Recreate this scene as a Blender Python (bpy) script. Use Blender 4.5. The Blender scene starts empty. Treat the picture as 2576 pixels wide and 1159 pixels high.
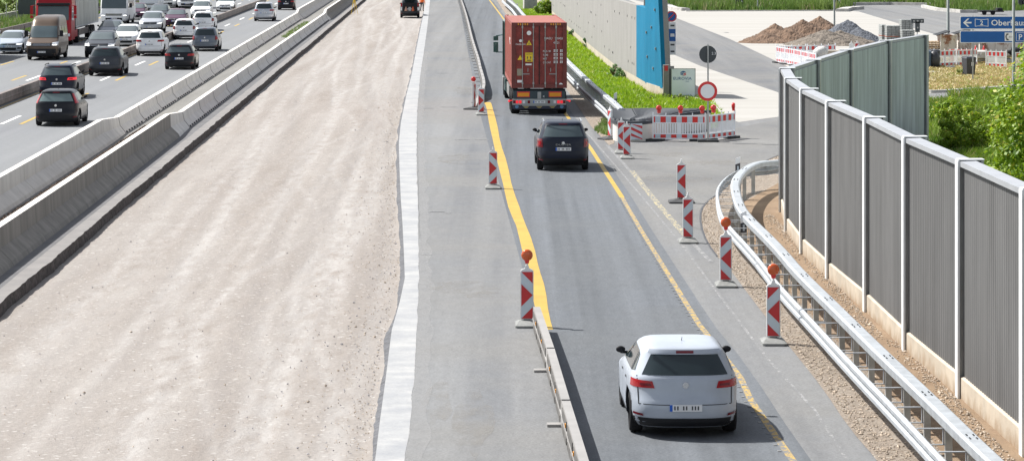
import bpy, bmesh, math, random
from mathutils import Vector, Matrix, noise
random.seed(11)
PI = math.pi
C = bpy.context.scene.collection
# ------------------------------------------------------------------ survey: camera is level, 8.2 m above the road
F, H, CX, HY = 7580.0, 8.2, 1288.0, -180.0
def G(x, y, z=0.0):
    Y = F*(H-z)/(y-HY)
    return Vector(((x-CX)*Y/F, Y, z))
def PX(x, Y): return (x-CX)*Y/F
def ZY(y, Y): return H-(y-HY)*Y/F
SL = -0.021                                   # direction of the motorway
def U(u, Y, z=0.0): return Vector((u+SL*Y, Y, z))
def lin(t, a, b): return a+(b-a)*t
def interp(tab, x):
    if x <= tab[0][0]: return tab[0][1:]
    for a, b in zip(tab, tab[1:]):
        if x <= b[0]:
            t = (x-a[0])/(b[0]-a[0]); return tuple(lin(t, p, q) for p, q in zip(a[1:], b[1:]))
    return tab[-1][1:]
ORD = ['', 'first','second','third','fourth','fifth','sixth','seventh','eighth','ninth','tenth','eleventh','twelfth','thirteenth','fourteenth','fifteenth','sixteenth','seventeenth','eighteenth','nineteenth','twentieth','twenty-first','twenty-second','twenty-third','twenty-fourth','twenty-fifth','twenty-sixth','twenty-seventh','twenty-eighth','twenty-ninth','thirtieth']
# ------------------------------------------------------------------ materials
def nt(name):
    m = bpy.data.materials.new(name); m.use_nodes = True
    n = m.node_tree; b = n.nodes['Principled BSDF']
    return m, n, b
def nd(n, t, **k):
    o = n.nodes.new(t)
    for a, v in k.items():
        if a in o.inputs: o.inputs[a].default_value = v
        else: setattr(o, a, v)
    return o
def coord(n, kind, scale=(1,1,1), rot=(0,0,0)):
    mp = nd(n, 'ShaderNodeMapping'); mp.inputs['Scale'].default_value = scale; mp.inputs['Rotation'].default_value = rot
    if kind == 'pos': g = nd(n, 'ShaderNodeNewGeometry'); n.links.new(g.outputs['Position'], mp.inputs['Vector'])
    else: g = nd(n, 'ShaderNodeTexCoord'); n.links.new(g.outputs['Object'], mp.inputs['Vector'])
    return mp.outputs['Vector']
def noise_f(n, vec, scale, detail=4, rough=.6, lo=.35, hi=.65):
    t = nd(n, 'ShaderNodeTexNoise', Scale=scale, Detail=detail, Roughness=rough); n.links.new(vec, t.inputs['Vector'])
    r = nd(n, 'ShaderNodeMapRange'); r.inputs['From Min'].default_value = lo; r.inputs['From Max'].default_value = hi
    n.links.new(t.outputs['Fac'], r.inputs['Value']); return r.outputs['Result']
def mixc(n, fac, a, b, mode='MIX'):
    m = nd(n, 'ShaderNodeMix', data_type='RGBA', blend_type=mode)
    for s, v in ((m.inputs[0], fac), (m.inputs[6], a), (m.inputs[7], b)):
        if isinstance(v, (int, float)): s.default_value = v
        elif isinstance(v, tuple): s.default_value = (*v[:3], 1)
        else: n.links.new(v, s)
    return m.outputs[2]
def bumpn(n, b, h, strength, dist=.02):
    bp = nd(n, 'ShaderNodeBump', Strength=strength, Distance=dist); n.links.new(h, bp.inputs['Height']); n.links.new(bp.outputs['Normal'], b.inputs['Normal'])
def mat(name, col, rough=.6, metal=0, var=.12, scale=3, fine=0, bump=0, bscale=60, coat=0, kind='pos', spec=.5, stretch=(1,1,1)):
    m, n, b = nt(name)
    b.inputs['Roughness'].default_value = rough; b.inputs['Metallic'].default_value = metal
    b.inputs['Coat Weight'].default_value = coat; b.inputs['Coat Roughness'].default_value = .04; b.inputs['Specular IOR Level'].default_value = spec
    v = coord(n, kind, stretch)
    c = mixc(n, noise_f(n, v, scale), tuple(x*(1-var) for x in col), tuple(min(1, x*(1+var)) for x in col))
    if fine:
        c = mixc(n, noise_f(n, coord(n, kind), bscale, 3, .7, .3, .7), c, mixc(n, 1.0, c, (1+fine,)*3, 'MULTIPLY'))
        c = mixc(n, noise_f(n, coord(n, kind), bscale*2.3, 2, .7, .3, .7), c, mixc(n, 1.0, c, (1-fine,)*3, 'MULTIPLY'))
    n.links.new(c, b.inputs['Base Color'])
    if bump: bumpn(n, b, noise_f(n, coord(n, kind), bscale, 4, .7, .2, .8), bump)
    return m
def plain(name, col, rough=.5, metal=0, coat=0, emit=0, spec=.5):
    return mat(name, col, rough, metal, var=.05, scale=2, coat=coat, kind='obj', spec=spec)
M = {}
def ground_mat(name, c1, c2, c3, streak=(1.1,.02,1), fine=.12, fscale=30, bump=.25, rough=.85, rot=0, patch=.25, sdist=.02, speck=None, track=None):
    """rolled or driven surface: long streaks along the road, blotches and grain"""
    m, n, b = nt(name); b.inputs['Roughness'].default_value = rough; b.inputs['Specular IOR Level'].default_value = .3
    vs = coord(n, 'pos', streak, (0,0,rot)); vp = coord(n, 'pos')
    f1 = noise_f(n, vs, 1.0, 5, .55, .36, .64); f2 = noise_f(n, vp, patch, 6, .65, .38, .66)
    c = mixc(n, f1, c1, c2); 
    mm = nd(n, 'ShaderNodeMath', operation='MULTIPLY'); n.links.new(f2, mm.inputs[0]); mm.inputs[1].default_value = .8
    c = mixc(n, mm.outputs[0], c, c3)
    f4 = noise_f(n, coord(n, 'pos', (1,.4,1), (0,0,rot)), 4.5, 5, .75, .3, .7); c = mixc(n, f4, mixc(n, 1.0, c, (1-fine*.35,)*3, 'MULTIPLY'), mixc(n, 1.0, c, (1+fine*.35,)*3, 'MULTIPLY'))
    f3 = noise_f(n, vp, fscale, 3, .8, .25, .75)
    c = mixc(n, f3, mixc(n, 1.0, c, (1-fine,)*3, 'MULTIPLY'), mixc(n, 1.0, c, (1+fine,)*3, 'MULTIPLY'))
    if track:
        at = nd(n, 'ShaderNodeAttribute', attribute_name='track'); ad = nd(n, 'ShaderNodeAttribute', attribute_name='rut')
        tn = noise_f(n, coord(n, 'pos', (1,.25,1)), 3.0, 4, .7, .3, .62)
        for a_, cc in ((at, track[0]), (ad, track[1])):
            m2 = nd(n, 'ShaderNodeMath', operation='MULTIPLY'); n.links.new(a_.outputs['Fac'], m2.inputs[0]); n.links.new(tn, m2.inputs[1]); c = mixc(n, m2.outputs[0], c, cc)
    if speck:
        vo = nd(n, 'ShaderNodeTexVoronoi', Scale=speck[0]); n.links.new(vp, vo.inputs['Vector'])
        r = nd(n, 'ShaderNodeMapRange'); r.inputs['From Min'].default_value = speck[1]; r.inputs['From Max'].default_value = speck[1]+.06
        sp = nd(n, 'ShaderNodeSeparateColor'); n.links.new(vo.outputs['Color'], sp.inputs[0]); n.links.new(sp.outputs[0], r.inputs['Value'])
        c = mixc(n, r.outputs['Result'], c, speck[2])
    n.links.new(c, b.inputs['Base Color'])
    bumpn(n, b, noise_f(n, vp, fscale*.8, 4, .8, .2, .8), bump, sdist)
    return m
M['asphalt'] = ground_mat('asphalt', (.118,.124,.134), (.192,.196,.200), (.172,.170,.165), (.8,.014,1), .30, 20, .3, patch=.16)
M['asphalt_lane'] = ground_mat('lane_asphalt', (.070,.078,.089), (.138,.151,.170), (.108,.116,.125), (1.25,.009,1), .32, 20, .3, patch=.13)
M['asphalt_ramp'] = ground_mat('ramp_asphalt', (.125,.127,.13), (.195,.195,.192), (.165,.162,.155), (.25,.10,1), .30, 20, .3, rot=.5, patch=.3)
M['asphalt_left'] = ground_mat('carriageway_asphalt', (.150,.157,.168), (.190,.197,.207), (.172,.178,.182), (.8,.008,1), .15, 20, .1, patch=.06)
M['gravel'] = ground_mat('crushed_gravel', (.226,.197,.174), (.304,.281,.261), (.258,.233,.214), (.75,.06,1), .17, 11, .7, .9, rot=.08, patch=.45, sdist=.035, speck=(16, .95, (.44,.42,.40)), track=((.385,.368,.354), (.215,.195,.182)))
M['white_strip'] = ground_mat('slurry_edge', (.32,.325,.33), (.385,.385,.38), (.24,.25,.27), (.9,2.2,1), .12, 16, .2, patch=.9)
M['concrete_lot'] = ground_mat('pale_concrete', (.325,.312,.288), (.385,.375,.355), (.345,.335,.312), (.02,.5,1), .05, 12, .1, rot=-.1, patch=.15)
M['sand'] = ground_mat('sandy_dirt', (.20,.138,.085), (.262,.188,.124), (.18,.122,.078), (.5,.5,1), .2, 22, .6, patch=.7)
M['verge'] = ground_mat('verge_gravel', (.235,.190,.150), (.305,.255,.21), (.265,.225,.185), (.8,.2,1), .38, 14, .9, patch=.8, sdist=.05, speck=(18, .90, (.38,.34,.29)))
M['base_ground'] = ground_mat('base_soil', (.10,.14,.05), (.16,.2,.08), (.2,.18,.12), (.05,.05,1), .2, 3, .3)
M['soil_green'] = ground_mat('turf_soil', (.07,.13,.02), (.10,.18,.025), (.14,.17,.05), (.5,.5,1), .3, 9, .5, patch=.6)
M['dry_turf'] = ground_mat('dry_turf', (.33,.28,.14), (.42,.35,.22), (.26,.27,.09), (.7,.3,1), .25, 9, .6, patch=.35)
M['strip_dirt'] = ground_mat('gutter_dirt', (.15,.147,.138), (.215,.21,.20), (.175,.172,.16), (1.5,.05,1), .25, 20, .4, patch=.6)
M['gutter'] = ground_mat('gutter_asphalt', (.12,.12,.125), (.16,.16,.165), (.10,.10,.105), (3,.04,1), .15, 20, .3, patch=.8)
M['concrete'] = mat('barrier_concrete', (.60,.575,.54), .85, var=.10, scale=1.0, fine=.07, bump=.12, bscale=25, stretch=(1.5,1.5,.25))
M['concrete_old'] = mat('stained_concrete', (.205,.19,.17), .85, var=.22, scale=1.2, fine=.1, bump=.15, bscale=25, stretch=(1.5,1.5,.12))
M['plinth'] = mat('plinth_concrete', (.44,.385,.31), .85, var=.12, scale=1.5, fine=.05, bump=.1)
def splash(m, z0, z1, col):
    n = m.node_tree; b = n.nodes['Principled BSDF']; src = b.inputs['Base Color'].links[0].from_socket
    g = nd(n, 'ShaderNodeNewGeometry'); sp = nd(n, 'ShaderNodeSeparateXYZ'); n.links.new(g.outputs['Position'], sp.inputs[0]); nf = noise_f(n, coord(n, 'pos', (1,1,.6)), 2.2, 6, .75, .2, .8)
    ad = nd(n, 'ShaderNodeMath', operation='MULTIPLY_ADD'); n.links.new(nf, ad.inputs[0]); ad.inputs[1].default_value = -(z1-z0)*1.5; n.links.new(sp.outputs['Z'], ad.inputs[2])
    r = nd(n, 'ShaderNodeMapRange'); r.inputs['From Min'].default_value = z1-(z1-z0)*1.1; r.inputs['From Max'].default_value = z0-(z1-z0)*.9; n.links.new(ad.outputs[0], r.inputs['Value']); n.links.new(mixc(n, r.outputs['Result'], src, col), b.inputs['Base Color'])
splash(M['plinth'], 0, .35, (.27,.19,.12))
M['wall_concrete'] = mat('noise_wall_concrete', (.262,.254,.24), .9, var=.07, scale=.8, fine=.10, bump=.4, bscale=8, stretch=(1,1,.5))
M['kerb'] = mat('kerb_stone', (.42,.41,.39), .85, var=.2, scale=2, fine=.08)
for k_, f_ in enumerate((1.0, .93, 1.06)): M['fence_panel%d' % k_] = mat('ribbed_panel', (.098*f_,.098*f_,.098*f_), .75, var=.16, scale=1.6, fine=.08, stretch=(1,1,.15))
[splash(M['fence_panel%d' % k_], .4, 1.3, (.20,.165,.125)) for k_ in ()]
M['fence_back'] = mat('absorber_back', (.40,.445,.46), .6, var=.22, scale=.9, fine=.05, stretch=(2.2,2.2,.3))
M['fence_post'] = mat('galvanised_post', (.40,.41,.42), .45, .45, var=.12, scale=2)
M['fence_cap'] = mat('fence_cap', (.36,.375,.40), .45, .3, var=.06, scale=2)
M['fence_flange'] = mat('pale_post_flange', (.72,.74,.75), .45, .1, var=.04, scale=2)  # paler than the post steel, sunlit look of the flange put into the colour
M['galv'] = mat('galvanised_steel', (.37,.395,.42), .5, .25, var=.13, scale=4, fine=.08)
M['galv_dark'] = mat('galvanised_post_steel', (.42,.43,.42), .5, .4, var=.2, scale=3)
M['steel_barrier'] = mat('weathered_steel', (.30,.29,.28), .6, .2, var=.10, scale=1.2, fine=.04, stretch=(1,1,2))
M['lamp_pole'] = mat('lamp_pole', (.20,.225,.22), .6, .1, var=.1)
M['joint_dark'] = plain('joint_shadow_gap', (.16,.15,.14), .9)
M['steel_side'] = mat('stained_shaded_steel', (.10,.095,.09), .8, .1, var=.35, scale=2.5, fine=.1)  # stained side panels, with shade against the rail top put into the colour
M['rust_barrier'] = mat('brown_steel', (.19,.16,.145), .65, .2, var=.25, scale=2, fine=.08)
M['yellow'] = mat('yellow_tape', (.41,.268,.032), .6, var=.10, scale=1.2, fine=.08, bscale=30)
M['white_paint'] = mat('road_white', (.80,.80,.78), .6, var=.1, scale=4)
M['yellow_worn'] = None
def dusty(name, col, lo, sc):
    m, n, b = nt(name); b.inputs['Roughness'].default_value = .9
    f = noise_f(n, coord(n, 'pos', (1,.4,1)), sc, 5, .75, lo, lo+.22); tr = nd(n, 'ShaderNodeBsdfTransparent'); mx = nd(n, 'ShaderNodeMixShader'); mu = nd(n, 'ShaderNodeMath', operation='MULTIPLY'); mu.inputs[1].default_value = .30
    b.inputs['Base Color'].default_value = (*col, 1); n.links.new(f, mu.inputs[0]); n.links.new(mu.outputs[0], mx.inputs[0]); n.links.new(tr.outputs[0], mx.inputs[1]); n.links.new(b.outputs[0], mx.inputs[2]); n.links.new(mx.outputs[0], n.nodes['Material Output'].inputs[0]); return m
def worn(name, col, lo, sc=9):
    m, n, b = nt(name); b.inputs['Roughness'].default_value = .8
    f = noise_f(n, coord(n, 'pos', (1,.5,1)), sc, 4, .8, lo, lo+.06)
    n.links.new(mixc(n, f, (.15,.153,.157), col), b.inputs['Base Color']); return m
M['yellow_worn'] = worn('worn_yellow', (.40,.27,.07), .47)
M['white_worn'] = worn('worn_white', (.27,.27,.27), .52, 7)
M['tar'] = plain('tar', (.045,.045,.05), .5)
M['milled'] = None
m, n, b = nt('milled_asphalt'); b.inputs['Roughness'].default_value = .9
w = nd(n, 'ShaderNodeTexWave', Scale=3.2, Distortion=1.5, wave_type='BANDS'); n.links.new(coord(n, 'pos', (1,1,1), (0,0,.9)), w.inputs['Vector'])
c = mixc(n, w.outputs['Fac'], (.15,.145,.14), (.30,.285,.275)); c = mixc(n, noise_f(n, coord(n, 'pos'), 1.2), c, mixc(n, 1.0, c, (.8,.8,.82), 'MULTIPLY'))
n.links.new(c, b.inputs['Base Color']); bumpn(n, b, w.outputs['Fac'], .5); M['milled'] = m
M['broken'] = mat('broken_asphalt', (.075,.062,.058), .95, var=.5, scale=6, fine=.3, bump=1, bscale=20)
M['tyre'] = plain('tyre_rubber', (.018,.018,.02), .9, spec=.2)
M['rim'] = plain('alloy_rim', (.50,.51,.53), .3, .8)
M['black_trim'] = plain('black_trim', (.016,.017,.02), .6, spec=.25)
M['glass'] = plain('tinted_glass', (.020,.032,.037), .06, spec=.55)
M['glass_pale'] = plain('pale_glass', (.14,.19,.195), .08, spec=.6)
M['glass_front'] = plain('windscreen_glass', (.09,.115,.12), .05, spec=1.0)
M['glass_mid'] = plain('mid_glass', (.07,.095,.105), .08, spec=.6)
M['chrome'] = plain('chrome', (.75,.76,.78), .15, .9)
M['red_lens'] = plain('red_lens', (.34,.008,.014), .2, coat=.2, spec=.3)
M['red_lens_dark'] = plain('dark_red_lens', (.15,.010,.018), .2, coat=.2, spec=.3)
M['white_lens'] = plain('clear_lens', (.70,.72,.76), .12, coat=.8)
M['orange_lens'] = plain('amber_lens', (.55,.085,.008), .2, coat=.6)
M['plate'] = plain('number_plate', (.72,.73,.74), .4)
M['plate_blue'] = plain('plate_blue', (.01,.10,.50), .4)
M['ink'] = plain('dark_ink', (.05,.05,.06), .5)
m, n, b = nt('lit_daytime_lamp'); b.inputs['Emission Color'].default_value = (1,1,.95,1); b.inputs['Emission Strength'].default_value = 2.0; M['drl'] = m
m, n, b = nt('lit_tail_lamp'); b.inputs['Base Color'].default_value = (.7,.02,.03,1); b.inputs['Emission Color'].default_value = (1,.03,.05,1); b.inputs['Emission Strength'].default_value = .35; M['tail_lit'] = m
M['sign_white'] = plain('sign_white', (.80,.81,.82), .4)
M['sign_red'] = plain('sign_red', (.66,.03,.03), .35)
M['reflect_white'] = plain('reflective_white', (.52,.60,.66), .4)
M['reflect_red'] = plain('reflective_red', (.50,.025,.03), .35)
M['bar_red'] = plain('barrier_red', (.62,.025,.02), .35)
M['bar_white'] = plain('barrier_plastic', (.80,.82,.85), .45)
M['frame_white'] = plain('bake_frame', (.70,.72,.72), .5)
M['sign_blue'] = plain('sign_blue', (.0,.095,.36), .4)
M['sign_back'] = plain('sign_back', (.05,.06,.065), .6)
M['foot'] = mat('recycled_foot', (.20,.205,.20), .85, var=.2, scale=6, fine=.1)
M['foot_dark'] = mat('dark_rubber_foot', (.04,.042,.045), .85, var=.2, scale=5)
M['cont_red'] = mat('container_red', (.215,.030,.024), .55, var=.28, scale=3.5, fine=.12, bscale=14, kind='obj')
M['cont_side'] = mat('container_side_red', (.27,.058,.042), .45, var=.08, scale=1.5, kind='obj')
M['cont_frame'] = mat('container_frame_red', (.15,.03,.025), .5, var=.15, scale=2, kind='obj')
M['steel_grey'] = plain('steel_grey', (.33,.34,.34), .4, .6)
M['green_cab'] = plain('dark_green_paint', (.02,.10,.09), .3, coat=.7)
M['amber_panel'] = plain('amber_reflector', (.75,.30,.01), .4)
M['bin'] = plain('black_bin', (.035,.037,.045), .5)
M['wood'] = mat('pallet_wood', (.42,.32,.22), .8, var=.3, scale=5)
M['rust_cream'] = None
m, n, b = nt('rusty_cream_paint'); b.inputs['Roughness'].default_value = .8
n.links.new(mixc(n, noise_f(n, coord(n, 'pos', (1,1,.6)), 1.8, 6, .75, .50, .60), (.56,.53,.49), (.25,.12,.07)), b.inputs['Base Color']); M['rust_cream'] = m
M['paver'] = mat('grey_pavers', (.27,.285,.28), .85, var=.2, scale=6, fine=.15, bscale=10)
M['dirt_brown'] = mat('brown_soil', (.155,.098,.064), .95, var=.4, scale=1.6, fine=.45, bump=1.2, bscale=8)
M['dirt_mixed'] = mat('mixed_rubble', (.165,.14,.115), .95, var=.35, scale=2.5, fine=.5, bump=1.2, bscale=8)
M['stone_dark'] = mat('dark_chippings', (.095,.105,.125), .9, var=.4, scale=4, fine=.6, bump=1.2, bscale=9)
M['stone'] = mat('loose_stone', (.40,.33,.26), .9, var=.5, scale=9)
M['stone_grey'] = mat('grey_stone', (.30,.29,.30), .9, var=.6, scale=9)
M['orange_vest'] = plain('orange_hi_vis', (.90,.17,.02), .6)
M['skin'] = plain('skin', (.50,.28,.20), .6)
M['trouser'] = plain('dark_trousers', (.04,.045,.06), .8)
M['hair'] = plain('dark_hair', (.04,.03,.02), .7)
M['yellow_leg'] = plain('yellow_leg', (.80,.52,.02), .4)
M['lamp_red'] = plain('red_lamp', (.62,.012,.01), .3, coat=.5)
M['blue_wall'] = mat('blue_noise_panel', (.006,.155,.275), .8, spec=.15, var=.1, scale=1.0, fine=.05, bump=.15, bscale=30, stretch=(1,1,.4))
M['tarp'] = mat('grey_curtain', (.30,.315,.30), .5, var=.3, scale=1.2, kind='obj', stretch=(1,2.5,.4))
def leafmat(name, a, b_, c_=None, trans=.25):
    m, n, b = nt(name); b.inputs['Roughness'].default_value = .55
    at = nd(n, 'ShaderNodeAttribute', attribute_name='tone')
    col = mixc(n, at.outputs['Fac'], a, b_)
    if c_: 
        r = nd(n, 'ShaderNodeMapRange'); r.inputs['From Min'].default_value = .85; r.inputs['From Max'].default_value = .95
        n.links.new(at.outputs['Fac'], r.inputs['Value']); col = mixc(n, r.outputs['Result'], col, c_)
    n.links.new(col, b.inputs['Base Color'])
    tr = nd(n, 'ShaderNodeBsdfTranslucent'); n.links.new(col, tr.inputs['Color'])
    mx = nd(n, 'ShaderNodeMixShader'); mx.inputs[0].default_value = trans
    n.links.new(b.outputs[0], mx.inputs[1]); n.links.new(tr.outputs[0], mx.inputs[2]); n.links.new(mx.outputs[0], n.nodes['Material Output'].inputs[0])
    return m
M['grass'] = leafmat('meadow_grass', (.075,.16,.012), (.24,.34,.03), (.42,.38,.16), .35)
M['grass_bright'] = leafmat('bright_weeds', (.15,.29,.008), (.36,.50,.02), (.45,.50,.10), .4)
M['grass_dry'] = leafmat('dry_grass', (.34,.29,.10), (.60,.48,.26), (.26,.36,.06), .25)
M['grass_far'] = leafmat('tall_grass', (.08,.16,.03), (.20,.28,.06), (.30,.29,.15), .25)
M['leaf'] = leafmat('shrub_leaf', (.06,.16,.01), (.30,.42,.02), (.48,.46,.05), .4)
M['leaf_dark'] = leafmat('dark_shrub_leaf', (.05,.13,.03), (.13,.25,.07), None, .3)
M['leaf_hedge'] = leafmat('hedge_leaf', (.10,.17,.03), (.27,.32,.08), None, .3)
M['twig'] = plain('twig_bark', (.12,.08,.05), .9)
# ------------------------------------------------------------------ mesh helpers
class MB:
    def __init__(s): s.v = []; s.f = []; s.m = []; s.tone = None
    def add(s, vs, fs, mi=0):
        b = len(s.v); s.v += [tuple(v) for v in vs]; s.f += [tuple(b+i for i in f) for f in fs]; s.m += [mi]*len(fs); return s
    def box(s, c, d, mi=0, rz=0, rx=0):
        hx, hy, hz = d[0]/2, d[1]/2, d[2]/2
        R = Matrix.Rotation(rz, 3, 'Z') @ Matrix.Rotation(rx, 3, 'X'); c = Vector(c)
        vs = [c+R@Vector((x*hx, y*hy, z*hz)) for z in (-1,1) for x, y in ((-1,-1),(1,-1),(1,1),(-1,1))]
        return s.add(vs, [(3,2,1,0),(4,5,6,7),(0,1,5,4),(1,2,6,5),(2,3,7,6),(3,0,4,7)], mi)
    def tube(s, a, b, r, r2=None, n=10, mi=0):
        a = Vector(a); b = Vector(b); r2 = r if r2 is None else r2
        d = (b-a).normalized(); q = d.orthogonal().normalized(); w = d.cross(q)
        vs = []
        for p, rr in ((a, r), (b, r2)):
            for i in range(n):
                t = 2*PI*i/n; vs.append(p+q*math.cos(t)*rr+w*math.sin(t)*rr)
        fs = [(i, (i+1) % n, n+(i+1) % n, n+i) for i in range(n)] + [tuple(range(n))[::-1], tuple(range(n, 2*n))]
        return s.add(vs, fs, mi)
    def lathe(s, c, axis, prof, n=20, mi=0):
        """prof: (distance along axis, radius)"""
        c = Vector(c); d = Vector(axis).normalized(); q = d.orthogonal().normalized(); w = d.cross(q); vs = []
        for t, r in prof:
            for i in range(n):
                a = 2*PI*i/n; vs.append(c+d*t+q*math.cos(a)*r+w*math.sin(a)*r)
        fs = []
        for k in range(len(prof)-1):
            for i in range(n): j = (i+1) % n; fs.append((k*n+i, k*n+j, (k+1)*n+j, (k+1)*n+i))
        fs += [tuple(range(n))[::-1], tuple(range((len(prof)-1)*n, len(prof)*n))]
        return s.add(vs, fs, mi)
    def sweep(s, path, prof, mi=0, closed=True, caps=True):
        vs = []; k = len(prof); n = len(path)
        for i, p in enumerate(path):
            a = path[max(0, i-1)]; b = path[min(n-1, i+1)]; t = Vector((b[0]-a[0], b[1]-a[1], 0)).normalized()
            r = Vector((t.y, -t.x, 0))
            for off, z in prof: vs.append(Vector(p)+r*off+Vector((0,0,z)))
        fs = []
        for i in range(n-1):
            for j in range(k if closed else k-1):
                j2 = (j+1) % k; fs.append((i*k+j, (i+1)*k+j, (i+1)*k+j2, i*k+j2))
        if caps and closed: fs += [tuple(range(k)), tuple(range((n-1)*k, n*k))[::-1]]
        return s.add(vs, fs, mi)
    def prism(s, poly, z0, z1, mi=0):
        n = len(poly); vs = [(p[0], p[1], z0) for p in poly]+[(p[0], p[1], z1) for p in poly]
        return s.add(vs, [tuple(range(n))[::-1], tuple(range(n, 2*n))]+[(i, (i+1) % n, n+(i+1) % n, n+i) for i in range(n)], mi)
    def xprism(s, poly, y0, y1, mi=0):
        """polygon in X-Z extruded along Y"""
        n = len(poly); vs = [(p[0], y0, p[1]) for p in poly]+[(p[0], y1, p[1]) for p in poly]
        return s.add(vs, [tuple(range(n)), tuple(range(n, 2*n))[::-1]]+[(i, n+i, n+(i+1) % n, (i+1) % n) for i in range(n)], mi)
    def build(s, name, mats, parent=None, smooth=False, recalc=False):
        me = bpy.data.meshes.new(name); me.from_pydata(s.v, [], s.f)
        for m in (mats if isinstance(mats, (list, tuple)) else [mats]): me.materials.append(M[m] if isinstance(m, str) else m)
        me.polygons.foreach_set('material_index', s.m)
        if s.tone is not None:
            at = me.attributes.new('tone', 'FLOAT', 'FACE'); at.data.foreach_set('value', s.tone)
        if smooth: me.polygons.foreach_set('use_smooth', [True]*len(s.f))
        if recalc:
            bm = bmesh.new(); bm.from_mesh(me); bmesh.ops.recalc_face_normals(bm, faces=bm.faces); bm.to_mesh(me); bm.free()
        me.update()
        o = bpy.data.objects.new(name, me); C.objects.link(o)
        if parent is not None: o.parent = parent
        return o
def tag(o, label=None, cat=None, group=None, kind=None):
    if label: o['label'] = label
    if cat: o['category'] = cat
    if group: o['group'] = group
    if kind: o['kind'] = kind
    return o
def thing(name, label, cat, loc=(0,0,0), rz=0, group=None):
    o = bpy.data.objects.new(name, None); C.objects.link(o); o.location = loc; o.rotation_euler = (0,0,rz); o.empty_display_size = .3
    return tag(o, label, cat, group)
def copy_tree(o, parent=None):
    c = o.copy(); C.objects.link(c); c.parent = parent
    for ch in list(o.children): copy_tree(ch, c)
    return c
def text(name, body, size, loc, mt, parent=None, rx=PI/2, rz=0, align='LEFT', ext=.002, sx=1.0, bold=0):
    cu = bpy.data.curves.new('t', 'FONT'); cu.body = body; cu.size = size; cu.extrude = ext; cu.align_x = align; cu.offset = bold; cu.resolution_u = 2
    to = bpy.data.objects.new('t', cu); C.objects.link(to); bpy.context.view_layer.update()
    me = bpy.data.meshes.new_from_object(to.evaluated_get(bpy.context.evaluated_depsgraph_get()))
    bpy.data.objects.remove(to); me.materials.clear(); me.materials.append(M[mt])
    me.transform(Matrix.Translation(loc) @ Matrix.Rotation(rz, 4, 'Z') @ Matrix.Rotation(rx, 4, 'X') @ Matrix.Diagonal((sx,1,1,1)))
    o = bpy.data.objects.new(name, me); C.objects.link(o)
    if parent is not None: o.parent = parent
    return o
def sheet(name, poly, z, m, kind='structure', sub=0):
    bm = bmesh.new(); vs = [bm.verts.new((p[0], p[1], z)) for p in poly]; f = bm.faces.new(vs)
    if f.normal.z < 0: f.normal_flip()
    bmesh.ops.triangulate(bm, faces=bm.faces)
    me = bpy.data.meshes.new(name); bm.normal_update()
    for f in bm.faces:
        if f.normal.z < 0: f.normal_flip()
    bm.to_mesh(me); bm.free(); me.materials.append(M[m]); o = bpy.data.objects.new(name, me); C.objects.link(o)
    if kind: o['kind'] = kind
    return o
def strip(mb, path, w, z, mi=0, ww=None):
    n = len(path); vs = []
    for i, p in enumerate(path):
        a = path[max(0, i-1)]; b = path[min(n-1, i+1)]; t = Vector((b[0]-a[0], b[1]-a[1], 0)).normalized(); r = Vector((t.y, -t.x, 0))
        wi = ww[i] if ww else w
        vs += [Vector((p[0], p[1], z))-r*wi/2, Vector((p[0], p[1], z))+r*wi/2]
    mb.add(vs, [(2*i, 2*i+1, 2*i+3, 2*i+2) for i in range(n-1)], mi)
def dense(path, step=1.0):
    out = [Vector(path[0])]
    for a, b in zip(path, path[1:]):
        a = Vector(a); b = Vector(b); k = max(1, int((b-a).length/step))
        out += [a.lerp(b, (i+1)/k) for i in range(k)]
    return out
def smoothpath(path, it=2):
    p = [Vector(v) for v in path]
    for _ in range(it):
        q = [p[0]]
        for a, b in zip(p, p[1:]): q += [a.lerp(b, .25), a.lerp(b, .75)]
        p = q+[p[-1]]
    return p
def resample(path, step):
    out = [Vector(path[0])]; acc = 0
    for a, b in zip(path, path[1:]):
        L = (b-a).length; t = step-acc
        while t <= L: out.append(a.lerp(b, t/L)); t += step
        acc = (acc+L) % step
    return out
def inside(p, poly):
    c = False; j = len(poly)-1
    for i in range(len(poly)):
        a, b = poly[i], poly[j]
        if (a[1] > p[1]) != (b[1] > p[1]) and p[0] < (b[0]-a[0])*(p[1]-a[1])/(b[1]-a[1])+a[0]: c = not c
        j = i
    return c
# ------------------------------------------------------------------ ground, carriageways
big = [(-900,-60),(900,-60),(900,1500),(-900,1500)]
sheet('ground', big, -.32, 'base_ground')
def uk(y0, y1, step):
    k = int((y1-y0)/step)+1; return [y0+i*(y1-y0)/k for i in range(k+1)]
REDGE = [(1073,0),(1060,60),(1048,120),(1035,190),(1022,240),(1008,310),(1003,360),(1005,430),(1008,500),(1012,560),(1016,640),(1018,700),(1005,760),(985,830),(970,950),(955,1060),(943,1159)]
WEDGE = [(1082,0),(1076,60),(1068,120),(1057,190),(1050,270),(1048,330),(1048,420),(1052,520),(1052,600),(1054,690),(1052,760),(1048,830),(1042,950),(1032,1060),(1018,1159)]
redge = sorted((G(*p).y, G(*p).x) for p in REDGE); wedge = sorted((G(*p).y, G(*p).x) for p in WEDGE)
redge = [(20, redge[0][1]-.1)]+redge+[(430, redge[-1][1]+SL*85)]; wedge = [(20, wedge[0][1]-.1)]+wedge+[(430, wedge[-1][1]+SL*85)]
def rx(Y): return interp(redge, Y)[0]
def wx(Y): return interp(wedge, Y)[0]
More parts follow.
